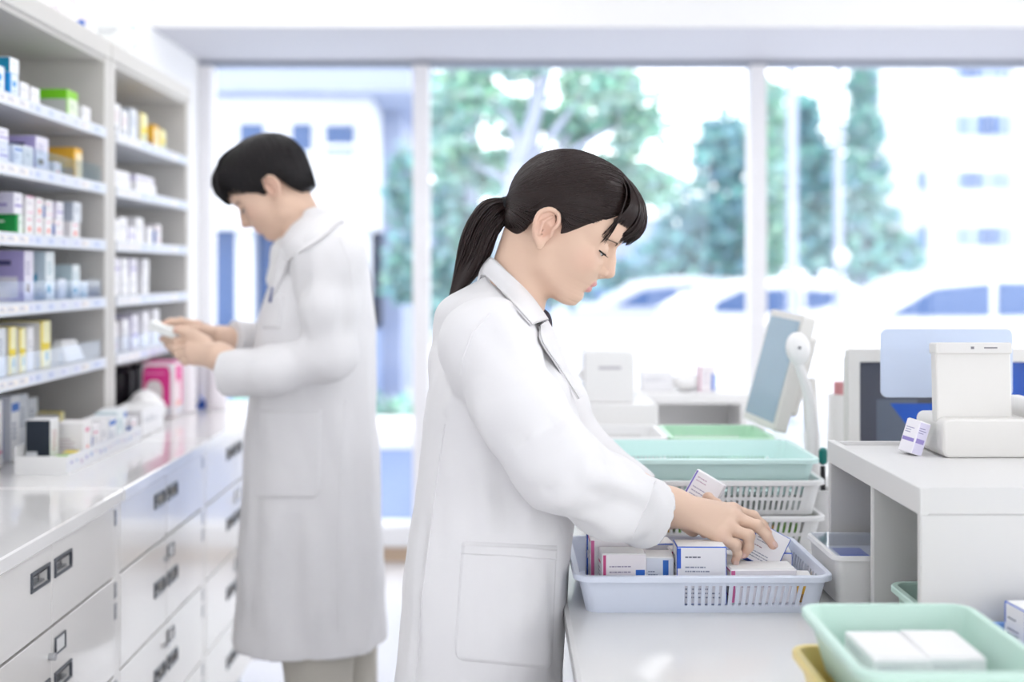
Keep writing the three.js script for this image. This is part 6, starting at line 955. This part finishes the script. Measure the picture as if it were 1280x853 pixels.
  for (const [z, dx] of [[-2.77, 0.0], [-2.93, 0.04]]) { part(g, 'trouser_leg', skin(chain([[v(xx(402) + dx, 0.72, z), 0.075], [v(xx(404) + dx, 0.46, z), 0.080], [v(xx(408) + dx, 0.09, z), 0.072]], 0.02), v(-0.62, 0.02, z - 0.12), v(-0.26, 0.94, z + 0.12), 0.012), trou); part(g, 'shoe', skin(cap(v(xx(410) + dx, 0.045, z), v(xx(370) + dx, 0.038, z), 0.045, 0.038), v(-0.56, 0, z - 0.06), v(-0.3, 0.11, z + 0.06), 0.01), M.black); }
  // hair
  const uMin = (f) => { const T = [[-0.2, -0.05], [-0.07, -0.052], [-0.05, -0.045], [-0.036, -0.02], [-0.028, 0.008], [-0.016, 0.026], [0.004, 0.028], [0.010, 0.010], [0.014, -0.014], [0.021, -0.016], [0.030, 0.004], [0.05, 0.020], [0.075, 0.034], [0.095, 0.046], [0.2, 0.05]]; for (let i = 0; i < T.length - 1; i++) if (f < T[i + 1][0]) return lerp(T[i][1], T[i + 1][1], (f - T[i][0]) / (T[i + 1][0] - T[i][0])); return 0.05; };
  const shell = union([ell(v(0.0, 0.054, 0), v(0.104, 0.090, 0.088)), ell(v(-0.042, 0.002, 0), v(0.05, 0.062, 0.064)), ell(v(0.05, 0.082, 0), v(0.070, 0.050, 0.066))], 0.02);
  const capF = (x, y, z) => smax(shell(x, y, z) + 0.0015, (uMin(x) + 0.006 - y) * 0.62, 0.008);
  const hg = part(g, 'hair', fix(skin(capF, v(-0.125, -0.08, -0.10), v(0.14, 0.16, 0.10), 0.004)).applyMatrix4(M4), hairMan); hg.userData.label = 'short black hair';
  const list = [], crown = v(-0.045, 0.13, 0);
  for (let i = 0; i < 1300; i++) { const a = rr(-Math.PI, Math.PI), f1 = 0.012 + Math.cos(a) * 0.115, z1 = Math.sin(a) * 0.1, front = Math.cos(a) > 0.3; const E = onto(shell, v(f1, (front ? uMin(f1) + 0.004 : uMin(f1) + 0.004) + rr(-0.006, 0.05) * (rnd() < 0.5 ? 1 : 0), z1), 0.001), S = onto(shell, crown.clone().add(v(Math.cos(a) * rr(0, 0.06), 0, Math.sin(a) * rr(0, 0.05))), 0.001), pts = []; for (let k = 0; k <= 5; k++) { const t = k / 5, p = S.clone().lerp(E, t); p.y += 0.03 * Math.sin(Math.PI * t); const b = onto(shell, p, 0.001 + 0.002 * rnd()); b.y = Math.max(b.y, uMin(b.x) - 0.002); pts.push(b); } pts[5].add(v(front ? 0.002 : 0, front ? -0.005 : -0.002, 0)); pts.k = rr(0.8, 1.6); list.push(pts); }
  for (let i = 0; i < 160; i++) { const q = rr(-1, 1), r1 = q * 0.062, k = 1 - q * q * 0.22, e = rr(-0.004, 0.004); const pts = [v(0.0, 0.142, q * 0.03), v(0.058, 0.132 + e, q * 0.045), v(0.103 * k, 0.108 + e, r1 * 0.9), v(0.118 * k + e, 0.080, r1), v(0.112 * k + e, 0.048 + rr(-0.008, 0.006), r1)]; pts.k = rr(0.9, 1.6); list.push(pts); }
  part(hg, 'strands', mirrored(strands(list, 0.0018, 10, 4).applyMatrix4(M4)), hairMan);
  shiftTo(g, base); done(g);
}
carton('mintDot', 0.066, 0.018, 0.05, P(205, 411.5, 2.80).toArray(), [0.1, 0.1, -0.40], 'small white carton the man holds in both hands', 'cartons handled by the man', false);
renderer.render(scene, camera);
